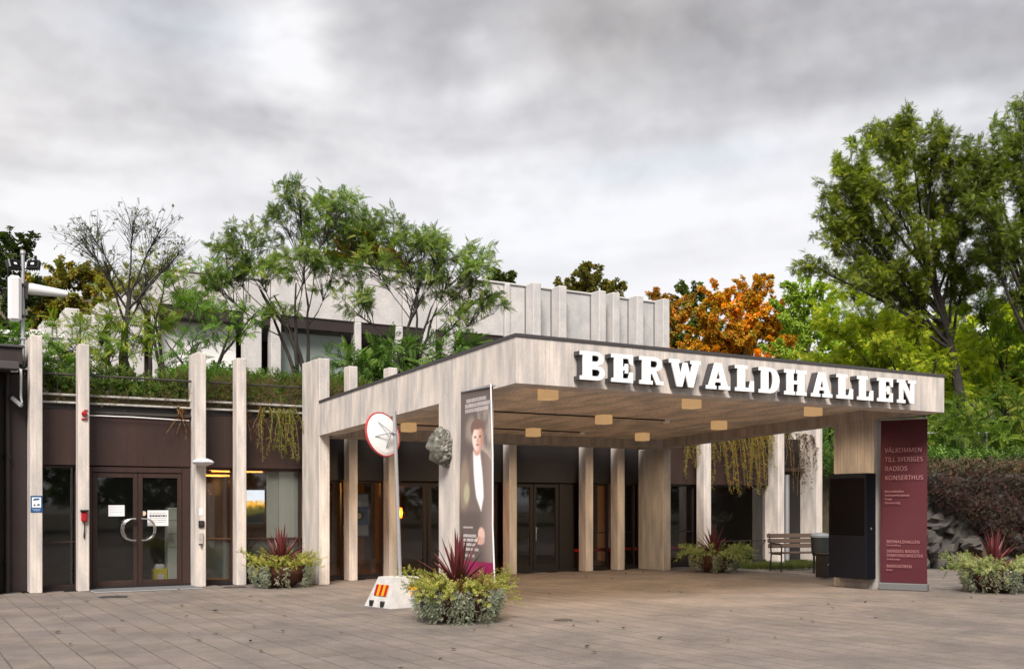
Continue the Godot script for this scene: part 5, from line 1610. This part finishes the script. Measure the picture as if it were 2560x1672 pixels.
	o = thing("wall_screen", "lit screen with white and yellow picture inside the window", "screen", V(6.42, 1.19, -21.35))
	k = MB.new()
	k.bev(-0.33, 0.33, 0, 0.72, -0.04, 0, 0.006)
	part(o, "frame", k, M.black)
	k = MB.new()
	k.quad(V(-0.31, 0.02, 0.003), V(0.31, 0.02, 0.003), V(0.31, 0.70, 0.003), V(-0.31, 0.70, 0.003), Vector3.BACK)
	var pm := StandardMaterial3D.new()
	pm.resource_name = "screen picture"
	pm.emission_enabled = true
	pm.emission_texture = screen_picture()
	pm.emission = Color.WHITE
	pm.emission_operator = BaseMaterial3D.EMISSION_OP_MULTIPLY
	pm.emission_energy_multiplier = 0.5
	pm.albedo_color = Color(0.02, 0.02, 0.02)
	part(o, "picture", k, pm)
	o = thing("light_poster", "blue and white poster display behind the glass under the canopy", "poster", V(8.85, 0.88, -21.6))
	k = MB.new()
	k.bev(-0.32, 0.32, 0, 0.95, -0.04, 0, 0.006)
	part(o, "board", k, M["poster blue"])
	k = MB.new()
	k.span(-0.3, 0.3, 0.66, 0.93, 0.001, 0.003)
	k.span(-0.3, 0.3, 0.03, 0.26, 0.001, 0.003)
	part(o, "pale_field", k, M["poster light"])
	k = MB.new()
	k.t = Transform3D(Basis(Vector3.RIGHT, PI / 2), V(0.08, 0.46, 0.002))
	k.lathe([Vector2(0, 0.002), Vector2(0.12, 0.002)], 20)
	part(o, "green_disc", k, M["green dark"])
	k = MB.new()
	k.t = Transform3D(Basis(Vector3.RIGHT, PI / 2), V(0.08, 0.46, 0.006))
	k.lathe([Vector2(0, 0.002), Vector2(0.06, 0.002)], 16)
	part(o, "white_disc", k, M.paper)
	for q in [[14.6, 15.9, "red bench seat inside the window left of the canopy's back pier"], [16.3, 17.8, "red bench seat inside the window right of the canopy's back pier"]]:
		o = thing("red_bench", q[2], "bench", V((q[0] + q[1]) / 2, 0.02, -21.55), 0.0, "red benches behind the glass")
		k = MB.new()
		k.bev(-(q[1] - q[0]) / 2, (q[1] - q[0]) / 2, 0.40, 0.47, -0.2, 0.2, 0.012)
		part(o, "seat", k, M["bench red"])
		for x in [-0.5, 0.5]:
			k = MB.new()
			k.bev(-0.03, 0.03, 0, 0.399, -0.15, 0.15, 0.005)
			part(o, "leg", k, M.black, V(x, 0, 0))
	o = thing("hanging_lamp", "small glowing orange lamp inside behind the glass doors", "lamp", V(10.55, 1.25, -23.0))
	k = MB.new()
	k.lathe([Vector2(0.0, 0.28), Vector2(0.06, 0.26), Vector2(0.075, 0.13), Vector2(0.06, 0.02), Vector2(0, 0)], 14)
	part(o, "shade", k, M["glow orange"])
	k = MB.new()
	k.tube([V(0, 0.28, 0), V(0, 1.25, 0)], [0.006, 0.006], 5)
	part(o, "cable", k, M.black)
	var ol := OmniLight3D.new()
	ol.name = "light"
	ol.light_color = Color(1.0, 0.45, 0.15)
	ol.light_energy = 0.7
	ol.light_size = 0.08
	ol.omni_attenuation = 2.0
	ol.omni_range = 30.0
	ol.shadow_enabled = true
	o.add_child(ol, true)
	ol.position = V(0, 0.14, 0.12)
	for q in [[6.3, 2.22, -23.6, "warm strip light under the ceiling behind the fourth bay's window"], [7.1, 2.35, -24.6, "farther warm strip light under the ceiling behind the blind"]]:
		o = thing("strip_light", q[3], "lamp", V(q[0], q[1], q[2]), 0.0, "warm strip lights indoors")
		k = MB.new()
		k.bev(-0.6, 0.6, 0.0, 0.04, -0.05, 0.05, 0.005)
		part(o, "tube", k, M["glow warm"])
		k = MB.new()
		k.span(-0.6, 0.6, 0.041, 0.07, -0.06, 0.06)
		part(o, "tray", k, M.iron)
		var sl := OmniLight3D.new()
		sl.name = "light"
		sl.light_color = Color(1.0, 0.7, 0.38)
		sl.light_energy = 0.9
		sl.light_size = 0.2
		sl.omni_attenuation = 2.0
		sl.omni_range = 30.0
		sl.shadow_enabled = true
		o.add_child(sl, true)
		sl.position = V(0, -0.25, 0)

	# traffic mirror seen from behind, its pole set in a concrete foot
	o = thing("traffic_mirror", "round traffic mirror seen from behind on a leaning steel pole", "traffic mirror", V(6.93, 0.40, -15.15))
	var top := V(-0.06, 2.66, -0.02)
	k = MB.new()
	k.tube([V(0.03, 0, 0.0), top], [0.03, 0.03], 12)
	part(o, "pole", k, G)
	var rt := V(cos(deg_to_rad(TURN)), 0, sin(deg_to_rad(TURN)))
	var fw := V(sin(deg_to_rad(TURN)), 0, -cos(deg_to_rad(TURN)))
	var nb := (fw * -0.62 + rt * 0.76 + Vector3.UP * 0.20).normalized()
	var xx := Vector3.UP.cross(nb).normalized()
	var bs := Basis(xx, nb, xx.cross(nb))
	var mc := V(-0.20, 2.30, -0.14)
	k = MB.new()
	k.t = Transform3D(bs, mc)
	k.lathe([Vector2(0.0, 0.05), Vector2(0.15, 0.042), Vector2(0.30, 0.018), Vector2(0.345, 0.0)], 36)
	part(o, "back", k, M["white paint"])
	k = MB.new()
	k.t = Transform3D(bs, mc)
	k.lathe([Vector2(0.348, 0.012), Vector2(0.362, 0.008), Vector2(0.366, -0.012), Vector2(0.357, -0.03), Vector2(0.348, -0.02), Vector2(0.348, 0.012)], 36)
	part(o, "rim", k, M["red rim"])
	k = MB.new()
	k.t = Transform3D(bs, mc)
	k.lathe([Vector2(0.0, -0.004), Vector2(0.344, -0.016)], 36)
	part(o, "mirror_face", k, M.steel)
	k = MB.new()
	var hub := mc + nb * 0.12 + rt * 0.05
	for a in [0.3, 1.6, 2.9, 4.2]:
		k.tube([hub, mc + bs * V(cos(a) * 0.22, 0.035, sin(a) * 0.22)], [0.012, 0.009], 6)
	k.tube([hub, V(-0.03, 2.30, 0)], [0.02, 0.025], 8)
	part(o, "bracket", k, G)
	o = thing("concrete_foot", "grey concrete sign foot with red-yellow striped reflector plates", "sign foot", V(6.93, 0, -15.15), 0.18)
	k = MB.new()
	var q0 := [V(-0.40, 0.0, -0.36), V(0.40, 0.0, -0.36), V(0.40, 0.0, 0.36), V(-0.40, 0.0, 0.36), V(-0.24, 0.46, -0.2), V(0.24, 0.46, -0.2), V(0.24, 0.46, 0.2), V(-0.24, 0.46, 0.2)]
	k.hexa(q0)
	part(o, "block", k, M["foot concrete"])
	for side in 2:
		# plates lie on the sloping faces towards -X and +Z
		var b2 := Basis(Vector3.UP, -PI / 2 if side == 0 else 0.0)
		var tilt := Basis(Vector3.RIGHT, -0.335)
		var pl := Transform3D(b2, Vector3.ZERO) * Transform3D(tilt, V(0, 0.26, 0.325 if side == 0 else 0.285 - 0.0))
		if side == 0: pl = Transform3D(b2, Vector3.ZERO) * Transform3D(tilt, V(0.0, 0.26, 0.318))
		else: pl = Transform3D(tilt, V(0.02, 0.26, 0.278))
		k = MB.new()
		k.t = pl
		if side == 0:
			k.span(-0.17, 0.17, -0.09, 0.09, 0, 0.006)
			part(o, "plate", k, M.amber)
			k = MB.new()
			k.t = pl
			for i in 3: k.prism(PackedVector2Array([Vector2(-0.168 + i * 0.133, -0.088), Vector2(-0.102 + i * 0.133, -0.088), Vector2(-0.102 + i * 0.133, 0.088), Vector2(-0.168 + i * 0.133, 0.088)]), 0.0065, 0.008)
			part(o, "stripes", k, M["stripe red"])
		else:
			k.span(0.0, 0.15, -0.09, 0.09, 0, 0.006)
			part(o, "plate", k, M.amber)
	k = MB.new()
	for z in [-0.18, 0.12]: k.bev(-0.405, -0.30, 0.0, 0.10, z - 0.05, z + 0.05, 0.012)
	part(o, "fork_slots", k, M.black)

	# bronze head on the pier
	bust()

	# portrait banner along the side of the front pier
	o = thing("portrait_banner", "tall banner with a dark suited man on a magenta foot on the front pier", "banner", V(7.24, 0.30, -13.12))
	var bm := StandardMaterial3D.new()
	bm.resource_name = "portrait print"
	bm.albedo_texture = portrait()
	bm.roughness = 0.6
	var a0 := V(-0.01, 0.02, 0.50)
	var a1 := V(-0.01, 2.95, 0.42)
	k = MB.new()
	for i in 10:
		var f0 := i / 10.0
		var f1 := (i + 1) / 10.0
		var row := func(f: float) -> Array:
			var x := -0.02 - 0.02 * sin(f * 5.0)
			return [V(x, lerpf(0.02, 2.95, f), lerpf(-0.47, -0.52, f)), V(x + 0.01, lerpf(0.02, 2.97, f), lerpf(0.52, 0.42, f))]
		var p: Array = row.call(f0)
		var q: Array = row.call(f1)
		var v0 := 1.0 - f0
		var v1 := 1.0 - f1
		k.tri(p[0], q[0], q[1], Vector2(0, v0), Vector2(0, v1), Vector2(1, v1))
		k.tri(p[0], q[1], p[1], Vector2(0, v0), Vector2(1, v1), Vector2(1, v0))
	part(o, "print", k, bm)
	k = MB.new()
	k.tube([V(-0.02, 0.0, 0.53), V(-0.04, 1.0, 0.495), V(-0.02, 2.0, 0.46), V(-0.03, 2.97, 0.425)], [0.012, 0.012, 0.012, 0.012], 6)
	part(o, "edge", k, W)
	for y in [0.02, 2.94]:
		k = MB.new()
		k.tube([V(-0.005, y, -0.5), V(-0.005, y, 0.5)], [0.014, 0.014], 6)
		part(o, "rail", k, G)
		k = MB.new()
		k.bev(-0.01, 0.085, -0.012, 0.012, -0.02, 0.02, 0.003)
		part(o, "bracket", k, G, V(0.0, y, -0.44))

	# maroon welcome banner
	o = thing("welcome_banner", "tall maroon roll-up banner with pale lettering beside the right canopy pier", "banner", V(16.24, 0, -13.06), -deg_to_rad(62.8))
	k = MB.new()
	k.bev(-0.43, 0.43, 0.0, 0.13, -0.09, 0.09, 0.012)
	part(o, "base", k, M["mat grey"])
	k = MB.new()
	for i in 12:
		var f := func(j: int) -> float: return 0.012 * sin(j * 0.9) + 0.02 * sin(j * 0.35)
		var y0 := lerpf(0.135, 3.165, i / 12.0)
		var y1 := lerpf(0.135, 3.165, (i + 1) / 12.0)
		k.quad(V(-0.415, y0, f.call(i)), V(0.415, y0, f.call(i)), V(0.415, y1, f.call(i + 1)), V(-0.415, y1, f.call(i + 1)), Vector3.BACK)
	var sheet := part(o, "sheet", k, M["banner red"])
	k = MB.new()
	k.bev(-0.42, 0.42, 3.166, 3.19, -0.015, 0.03, 0.005)
	part(o, "top_rail", k, G)
	k = MB.new()
	k.tube([V(0, 0.1, -0.06), V(0, 3.08, -0.03)], [0.012, 0.012], 6)
	part(o, "rod", k, M.iron)
	var fr := SystemFont.new()
	fr.font_names = PackedStringArray(["Droid Sans"])
	for q in [["VÄLKOMMEN", 2.60, 0.115, 0.70], ["TILL SVERIGES", 2.43, 0.115, 0.72], ["RADIOS", 2.26, 0.115, 0.42], ["KONSERTHUS", 2.09, 0.115, 0.72], ["Berwaldhallen", 1.835, 0.055, 0.36], ["Radiosymfonikerna", 1.765, 0.055, 0.46], ["Foajé", 1.695, 0.055, 0.13], ["Restaurang", 1.625, 0.055, 0.29], ["BERWALDHALLEN", 0.90, 0.075, 0.62], ["konserthus", 0.835, 0.045, 0.27], ["SVERIGES RADIOS", 0.725, 0.075, 0.62], ["SYMFONIORKESTER", 0.645, 0.075, 0.69], ["orkester", 0.575, 0.045, 0.27], ["RADIOKÖREN", 0.445, 0.075, 0.47], ["kör", 0.375, 0.045, 0.12]]:
		var tm := TextMesh.new()
		tm.font = fr
		tm.font_size = 40
		tm.text = q[0]
		tm.pixel_size = q[2] / 40.0
		tm.depth = 0.002
		tm.curve_step = 4.0
		tm.horizontal_alignment = HORIZONTAL_ALIGNMENT_LEFT
		var t := part(sheet, "lettering", tm, M["banner text"], V(-0.33 if q[1] > 1.0 else -0.30, q[1], 0.042))
		var wd: float = tm.get_aabb().size.x
		if wd > 0.01: t.scale.x = q[3] * 0.93 / wd

	# black information screen on the right pier
	o = thing("information_screen", "tall black information screen fixed to the inner face of right pier", "screen", V(15.84, 0.19, -13.92))
	k = MB.new()
	k.bev(-0.135, 0.135, 0, 1.99, -0.47, 0.45, 0.012)
	part(o, "case", k, M.kiosk)
	k = MB.new()
	k.span(-0.140, -0.1355, 0.82, 1.90, -0.42, 0.40)
	part(o, "display", k, M["black screen"])
	k = MB.new()
	k.bev(-0.02, 0.02, 0.93, 0.97, 0.451, 0.458, 0.004)
	part(o, "lock", k, M.steel)

	# bench and bins
	o = thing("park_bench", "slatted wooden bench with black frame below the broad right pillars", "bench", V(18.75, 0, -18.05), -deg_to_rad(14.0))
	for z in [-0.16, -0.04, 0.08, 0.2]:
		k = MB.new()
		k.bev(-0.72, 0.72, 0.43, 0.46, z - 0.05, z + 0.05, 0.006)
		part(o, "seat_slat", k, M["wood slat"])
	for i in 3:
		k = MB.new()
		k.t = Transform3D(Basis(Vector3.RIGHT, -0.2), V(0, 0.60 + i * 0.12, -0.25 - i * 0.025))
		k.bev(-0.72, 0.72, -0.05, 0.05, -0.012, 0.012, 0.005)
		part(o, "back_slat", k, M["wood slat"])
	for x in [-0.66, 0.66]:
		k = MB.new()
		k.tube([V(x, 0, 0.24), V(x, 0.60, 0.26), V(x, 0.66, 0.20), V(x, 0.66, -0.22)], [0.018, 0.018, 0.018, 0.018], 8)
		part(o, "leg", k, M.black)
		k = MB.new()
		k.tube([V(x, 0, -0.26), V(x, 0.42, -0.2), V(x, 0.9, -0.31)], [0.018, 0.018, 0.018], 8)
		part(o, "leg", k, M.black)
		k = MB.new()
		k.tube([V(x, 0.415, 0.25), V(x, 0.415, -0.21)], [0.016, 0.016], 6)
		part(o, "seat_rail", k, M.black)
	o = thing("litter_bin", "grey-lidded litter bin with a plastic bag on a post by the bench", "bin", V(18.35, 0, -17.05))
	k = MB.new()
	k.lathe([Vector2(0.0, 0.42), Vector2(0.17, 0.42), Vector2(0.20, 0.50), Vector2(0.215, 0.86), Vector2(0.19, 0.86)], 20)
	part(o, "body", k, M.bin)
	k = MB.new()
	k.lathe([Vector2(0.225, 0.84), Vector2(0.23, 0.88), Vector2(0.20, 0.92), Vector2(0.1, 0.945), Vector2(0, 0.95)], 20)
	part(o, "lid", k, M["bin lid"])
	k = MB.new()
	k.tube([V(0, 0, -0.19), V(0, 0.9, -0.19)], [0.025, 0.025], 8)
	part(o, "post", k, M.black)
	k = MB.new()
	for i in 7: k.blob(V(0.19 * cos(i * 0.5 - 0.6), 0.82 - 0.04 * (i % 3), 0.2 * sin(i * 0.5 + 0.4)), V(0.05, 0.06, 0.04), 6)
	part(o, "bag", k, M["bin lid"])
	o = thing("ash_box", "low black box with a small white label between bin and screen", "box", V(17.30, 0, -15.95))
	k = MB.new()
	k.bev(-0.14, 0.14, 0.03, 0.52, -0.14, 0.14, 0.015)
	part(o, "case", k, M.black)
	k = MB.new()
	k.bev(-0.15, 0.15, 0.521, 0.545, -0.15, 0.15, 0.008)
	part(o, "lid", k, M.iron)
	k = MB.new()
	k.prism(PackedVector2Array([Vector2(-0.07, 0.3), Vector2(0.06, 0.3), Vector2(0.06, 0.4)]), 0.141, 0.143)
	part(o, "label_field", k, M.paper)

	# pale building seen between the trees
	o = thing("pale_gable", "pale rendered building corner glimpsed between the banner and the ash trees", "building", V(34.0, 2.6, -27.0), deg_to_rad(-32.0))
	k = MB.new()
	k.bev(-1.1, 0.36, 0, 3.4, -3, 0, 0.02)
	part(o, "wall", k, M["white concrete"])
	k = MB.new()
	k.bev(0.37, 0.62, 0, 3.6, -0.3, 0.12, 0.02)
	part(o, "corner_post", k, M["white paint"])
	o = thing("bank_railing", "grey metal railing on the bank under the ash trees", "railing", V(26.6, ground_at(26.6, -19.6), -19.6), deg_to_rad(-34.0))
	for x in [-0.9, -0.3, 0.3, 0.9]:
		k = MB.new()
		k.tube([V(x, 0, 0), V(x, 1.0, 0)], [0.025, 0.025], 6)
		part(o, "post", k, G)
	k = MB.new()
	k.tube([V(-1.2, 1.0, 0), V(1.2, 1.0, 0)], [0.025, 0.025], 6)
	part(o, "rail", k, G)

func screen_picture() -> ImageTexture:
	var w := 64
	var h := 64
	var im := Image.create(w, h, false, Image.FORMAT_RGB8)
	var f := FastNoiseLite.new()
	f.seed = 3
	f.frequency = 0.08
	for y in h:
		for x in w:
			var v := y / float(h)
			var n := f.get_noise_2d(x, y)
			var c := Color(0.95, 0.97, 1.0)
			if v > 0.3: c = c.lerp(Color(1.0, 0.72, 0.15), smoothstep(0.25, 0.42, v + n * 0.2))
			if v > 0.45: c = c.lerp(Color(0.32, 0.30, 0.02), smoothstep(0.5, 0.68, v + n * 0.1 + x * 0.002))
			if v > 0.6: c = c.lerp(Color(0.03, 0.06, 0.07), smoothstep(0.68, 0.85, v + x * 0.003 - 0.1))
			im.set_pixel(x, y, c)
	return ImageTexture.create_from_image(im)

# print of a seated man in a dark suit and open white shirt, blurred lines of lettering, magenta foot
func portrait() -> ImageTexture:
	var w := 192
	var h := 576
	var im := Image.create(w, h, false, Image.FORMAT_RGB8)
	var f := FastNoiseLite.new()
	f.seed = 7
	f.frequency = 0.02
	f.fractal_octaves = 3
	var ell := func(u: float, v: float, cu: float, cv: float, ru: float, rv: float, soft: float) -> float:
		var d := sqrt(pow((u - cu) / ru, 2) + pow((v - cv) / rv, 2))
		return 1.0 - smoothstep(1.0 - soft, 1.0 + soft, d)
	for y in h:
		for x in w:
			var u := x / float(w)
			var v := y / float(h)
			var n := f.get_noise_2d(x, y * 0.6)
			var c := Color(0.40, 0.355, 0.345).lerp(Color(0.68, 0.63, 0.59), clampf(smoothstep(0.25, 1.0, u + n * 0.5) * smoothstep(0.05, 0.16, v), 0, 1))
			c = c.lerp(Color(0.78, 0.74, 0.66), ell.call(u, v, 0.32, 0.20, 0.16, 0.06, 0.5) * 0.5)
			# suit
			var sh := 0.30 + 0.10 * pow(absf(u - 0.55) / 0.5, 2.0)
			if v > sh:
				var wdt := 0.30 + (v - 0.3) * 1.1
				c = c.lerp(Color(0.47, 0.42, 0.40).lerp(Color(0.58, 0.51, 0.48), smoothstep(0.55, 1.0, u)), 1.0 - smoothstep(wdt - 0.08, wdt + 0.05, absf(u - 0.62)))
			c = c.lerp(Color(0.60, 0.53, 0.46), ell.call(u, v, 0.14, 0.47, 0.15, 0.13, 0.35) * 0.9)
			c = c.lerp(Color(0.74, 0.72, 0.60), ell.call(u, v, 0.22, 0.51, 0.09, 0.05, 0.4) * 0.8)
			if v > 0.57 and v < 0.85: c = c.lerp(Color(0.40, 0.355, 0.345).lerp(Color(0.60, 0.54, 0.52), smoothstep(0.5, 1.0, u)), smoothstep(0.57, 0.63, v))
			# shirt and lapels
			var mid := 0.50 + (v - 0.31) * 0.55
			var half := 0.10 + 0.03 * sin((v - 0.3) * 12.0) - maxf(0.0, v - 0.53) * 1.2
			if v > 0.305 and v < 0.60: c = c.lerp(Color(0.97, 0.96, 0.97), 1.0 - smoothstep(half - 0.03, half + 0.03, absf(u - mid)))
			# neck, head, hair
			c = c.lerp(Color(0.80, 0.62, 0.56), ell.call(u, v, 0.52, 0.30, 0.11, 0.03, 0.3))
			c = c.lerp(Color(0.48, 0.38, 0.34), ell.call(u, v, 0.50, 0.195, 0.19, 0.045, 0.15))
			var fc := Color(0.95, 0.84, 0.80).lerp(Color(0.72, 0.52, 0.45), smoothstep(0.45, 0.70, u))
			c = c.lerp(fc, ell.call(u, v, 0.53, 0.245, 0.165, 0.062, 0.12))
			c = c.lerp(Color(0.48, 0.38, 0.34), ell.call(u, v, 0.52, 0.180, 0.18, 0.022, 0.3))
			for e in [0.455, 0.60]: c = c.lerp(Color(0.35, 0.25, 0.23), ell.call(u, v, e, 0.238, 0.032, 0.0055, 0.6) * 0.8)
			c = c.lerp(Color(0.66, 0.45, 0.40), ell.call(u, v, 0.53, 0.258, 0.028, 0.012, 0.7) * 0.5)
			c = c.lerp(Color(0.58, 0.33, 0.31), ell.call(u, v, 0.53, 0.277, 0.05, 0.005, 0.6) * 0.7)
			# hands
			c = c.lerp(Color(0.90, 0.76, 0.70), ell.call(u, v, 0.66, 0.71, 0.10, 0.035, 0.25))
			c = c.lerp(Color(0.84, 0.68, 0.62), ell.call(u, v, 0.62, 0.74, 0.13, 0.02, 0.3))
			# foot
			c = c.lerp(Color(0.62, 0.13, 0.36), smoothstep(0.838, 0.845, v))
			im.set_pixel(x, y, c)
	# rows of small pale print
	rng.seed = 12
	var line := func(u0: float, u1: float, v: float, th: int, a: float) -> void:
		var x := int(u0 * w)
		while x < int(u1 * w):
			var len := rng.randi_range(3, 7)
			for xx in range(x, mini(x + len, w - 1)):
				for t in th:
					if rng.randf() < 0.85:
						var yy := int(v * h) + t
						im.set_pixel(xx, yy, im.get_pixel(xx, yy).lerp(Color(0.97, 0.95, 0.96), a))
			x += len + 1
	line.call(0.18, 0.80, 0.048, 11, 0.6)
	line.call(0.14, 0.88, 0.072, 11, 0.65)
	line.call(0.14, 0.86, 0.096, 11, 0.6)
	line.call(0.13, 0.40, 0.675, 5, 0.7)
	for i in 4: line.call(0.13, 0.50 + 0.04 * (i % 2), 0.712 + i * 0.022, 8, 0.75)
	line.call(0.16, 0.45, 0.81, 8, 0.6)
	im.resize(384, 1152, Image.INTERPOLATE_CUBIC)
	return ImageTexture.create_from_image(im)

# bronze portrait head in profile, bolted to the pier and facing along it
func bust() -> void:
	var o := thing("bronze_head", "weathered bronze sculpted head fixed to the front pier, facing left", "sculpture", V(7.27, 2.46, -14.28), deg_to_rad(50.0))
	var g := FastNoiseLite.new()
	g.frequency = 2.6
	g.fractal_octaves = 3
	g.seed = 5
	var k := MB.new()
	var n := 30
	var bump := func(d: Vector3, at: Vector3, sz: float) -> float:
		return exp(-(d - at.normalized()).length_squared() / (sz * sz))
	var pt := func(i: int, j: int) -> Vector3:
		var th := PI * i / n
		var ph := TAU * j / n
		var d := V(sin(th) * cos(ph), cos(th), sin(th) * sin(ph))     # face looks along -Z
		var r := 1.0
		r += 0.34 * bump.call(d, V(-0.25, 0.02, -1), 0.20)             # nose
		r += 0.16 * bump.call(d, V(-0.2, 0.42, -0.9), 0.28)            # brow
		r -= 0.20 * bump.call(d, V(-0.75, 0.22, -0.85), 0.20)          # eye hollow
		r -= 0.16 * bump.call(d, V(0.3, 0.22, -0.95), 0.2)
		r += 0.12 * bump.call(d, V(-0.8, -0.1, -0.6), 0.25)            # cheek
		r -= 0.14 * bump.call(d, V(-0.25, -0.28, -1), 0.16)            # mouth
		r += 0.22 * bump.call(d, V(-0.25, -0.62, -0.85), 0.26)         # chin and beard
		r += 0.16 * bump.call(d, V(-0.2, 1, -0.35), 0.35)              # quiff
		var hair := smoothstep(-0.35, 0.2, d.z) + smoothstep(0.55, 0.8, d.y)
		r += g.get_noise_3d(d.x, d.y, d.z) * (0.07 + 0.26 * minf(hair, 1.0))
		return V(d.x * 0.17, d.y * 0.27, d.z * 0.19) * r + V(-0.06, 0, 0)
	for i in n:
		for j in n: k.quad(pt.call(i, j), pt.call(i, j + 1), pt.call(i + 1, j + 1), pt.call(i + 1, j), pt.call(i, j) + pt.call(i + 1, j + 1) + V(0.12, 0, 0))
	part(o, "head", k, M.bronze)
	k = MB.new()
	k.bev(-0.05, 0.025, -0.31, -0.16, 0.0, 0.14, 0.02)
	part(o, "neck", k, M.bronze)

func _ready() -> void:
	var cam := Camera3D.new()
	cam.name = "camera"
	add_child(cam)
	cam.position = V(0, EYE, 0)
	cam.rotation.y = -deg_to_rad(TURN)
	cam.projection = Camera3D.PROJECTION_FRUSTUM
	cam.near = 0.1
	cam.far = 600.0
	cam.size = 0.1 * 1672.0 / 2630.0
	cam.frustum_offset = Vector2(0, 0.1 * 424.0 / 2630.0)
	cam.current = true
	var env := Environment.new()
	env.background_mode = Environment.BG_SKY
	var sm := PanoramaSkyMaterial.new()
	sm.panorama = sky_image()
	env.sky = Sky.new()
	env.sky.sky_material = sm
	env.tonemap_mode = Environment.TONE_MAPPER_LINEAR
	env.tonemap_exposure = EXPO
	env.sdfgi_enabled = true
	env.ssao_enabled = true
	env.ssil_enabled = true
	var we := WorldEnvironment.new()
	we.name = "world_environment"
	we.environment = env
	add_child(we)
	var sun := DirectionalLight3D.new()
	sun.name = "veiled_sun"
	sun.light_color = Color(1.0, 0.965, 0.93)
	sun.light_energy = 0.5
	sun.light_angular_distance = 24.0
	sun.shadow_enabled = true
	add_child(sun)
	sun.look_at_from_position(Vector3.ZERO, V(0.42, -0.74, -0.54), Vector3.UP)

	materials()
	leaf_meshes()
	build_ground()
	build_wing()
	build_canopy()
	build_upper_hall()
	build_service()
	build_letters()
	plants()
	things()
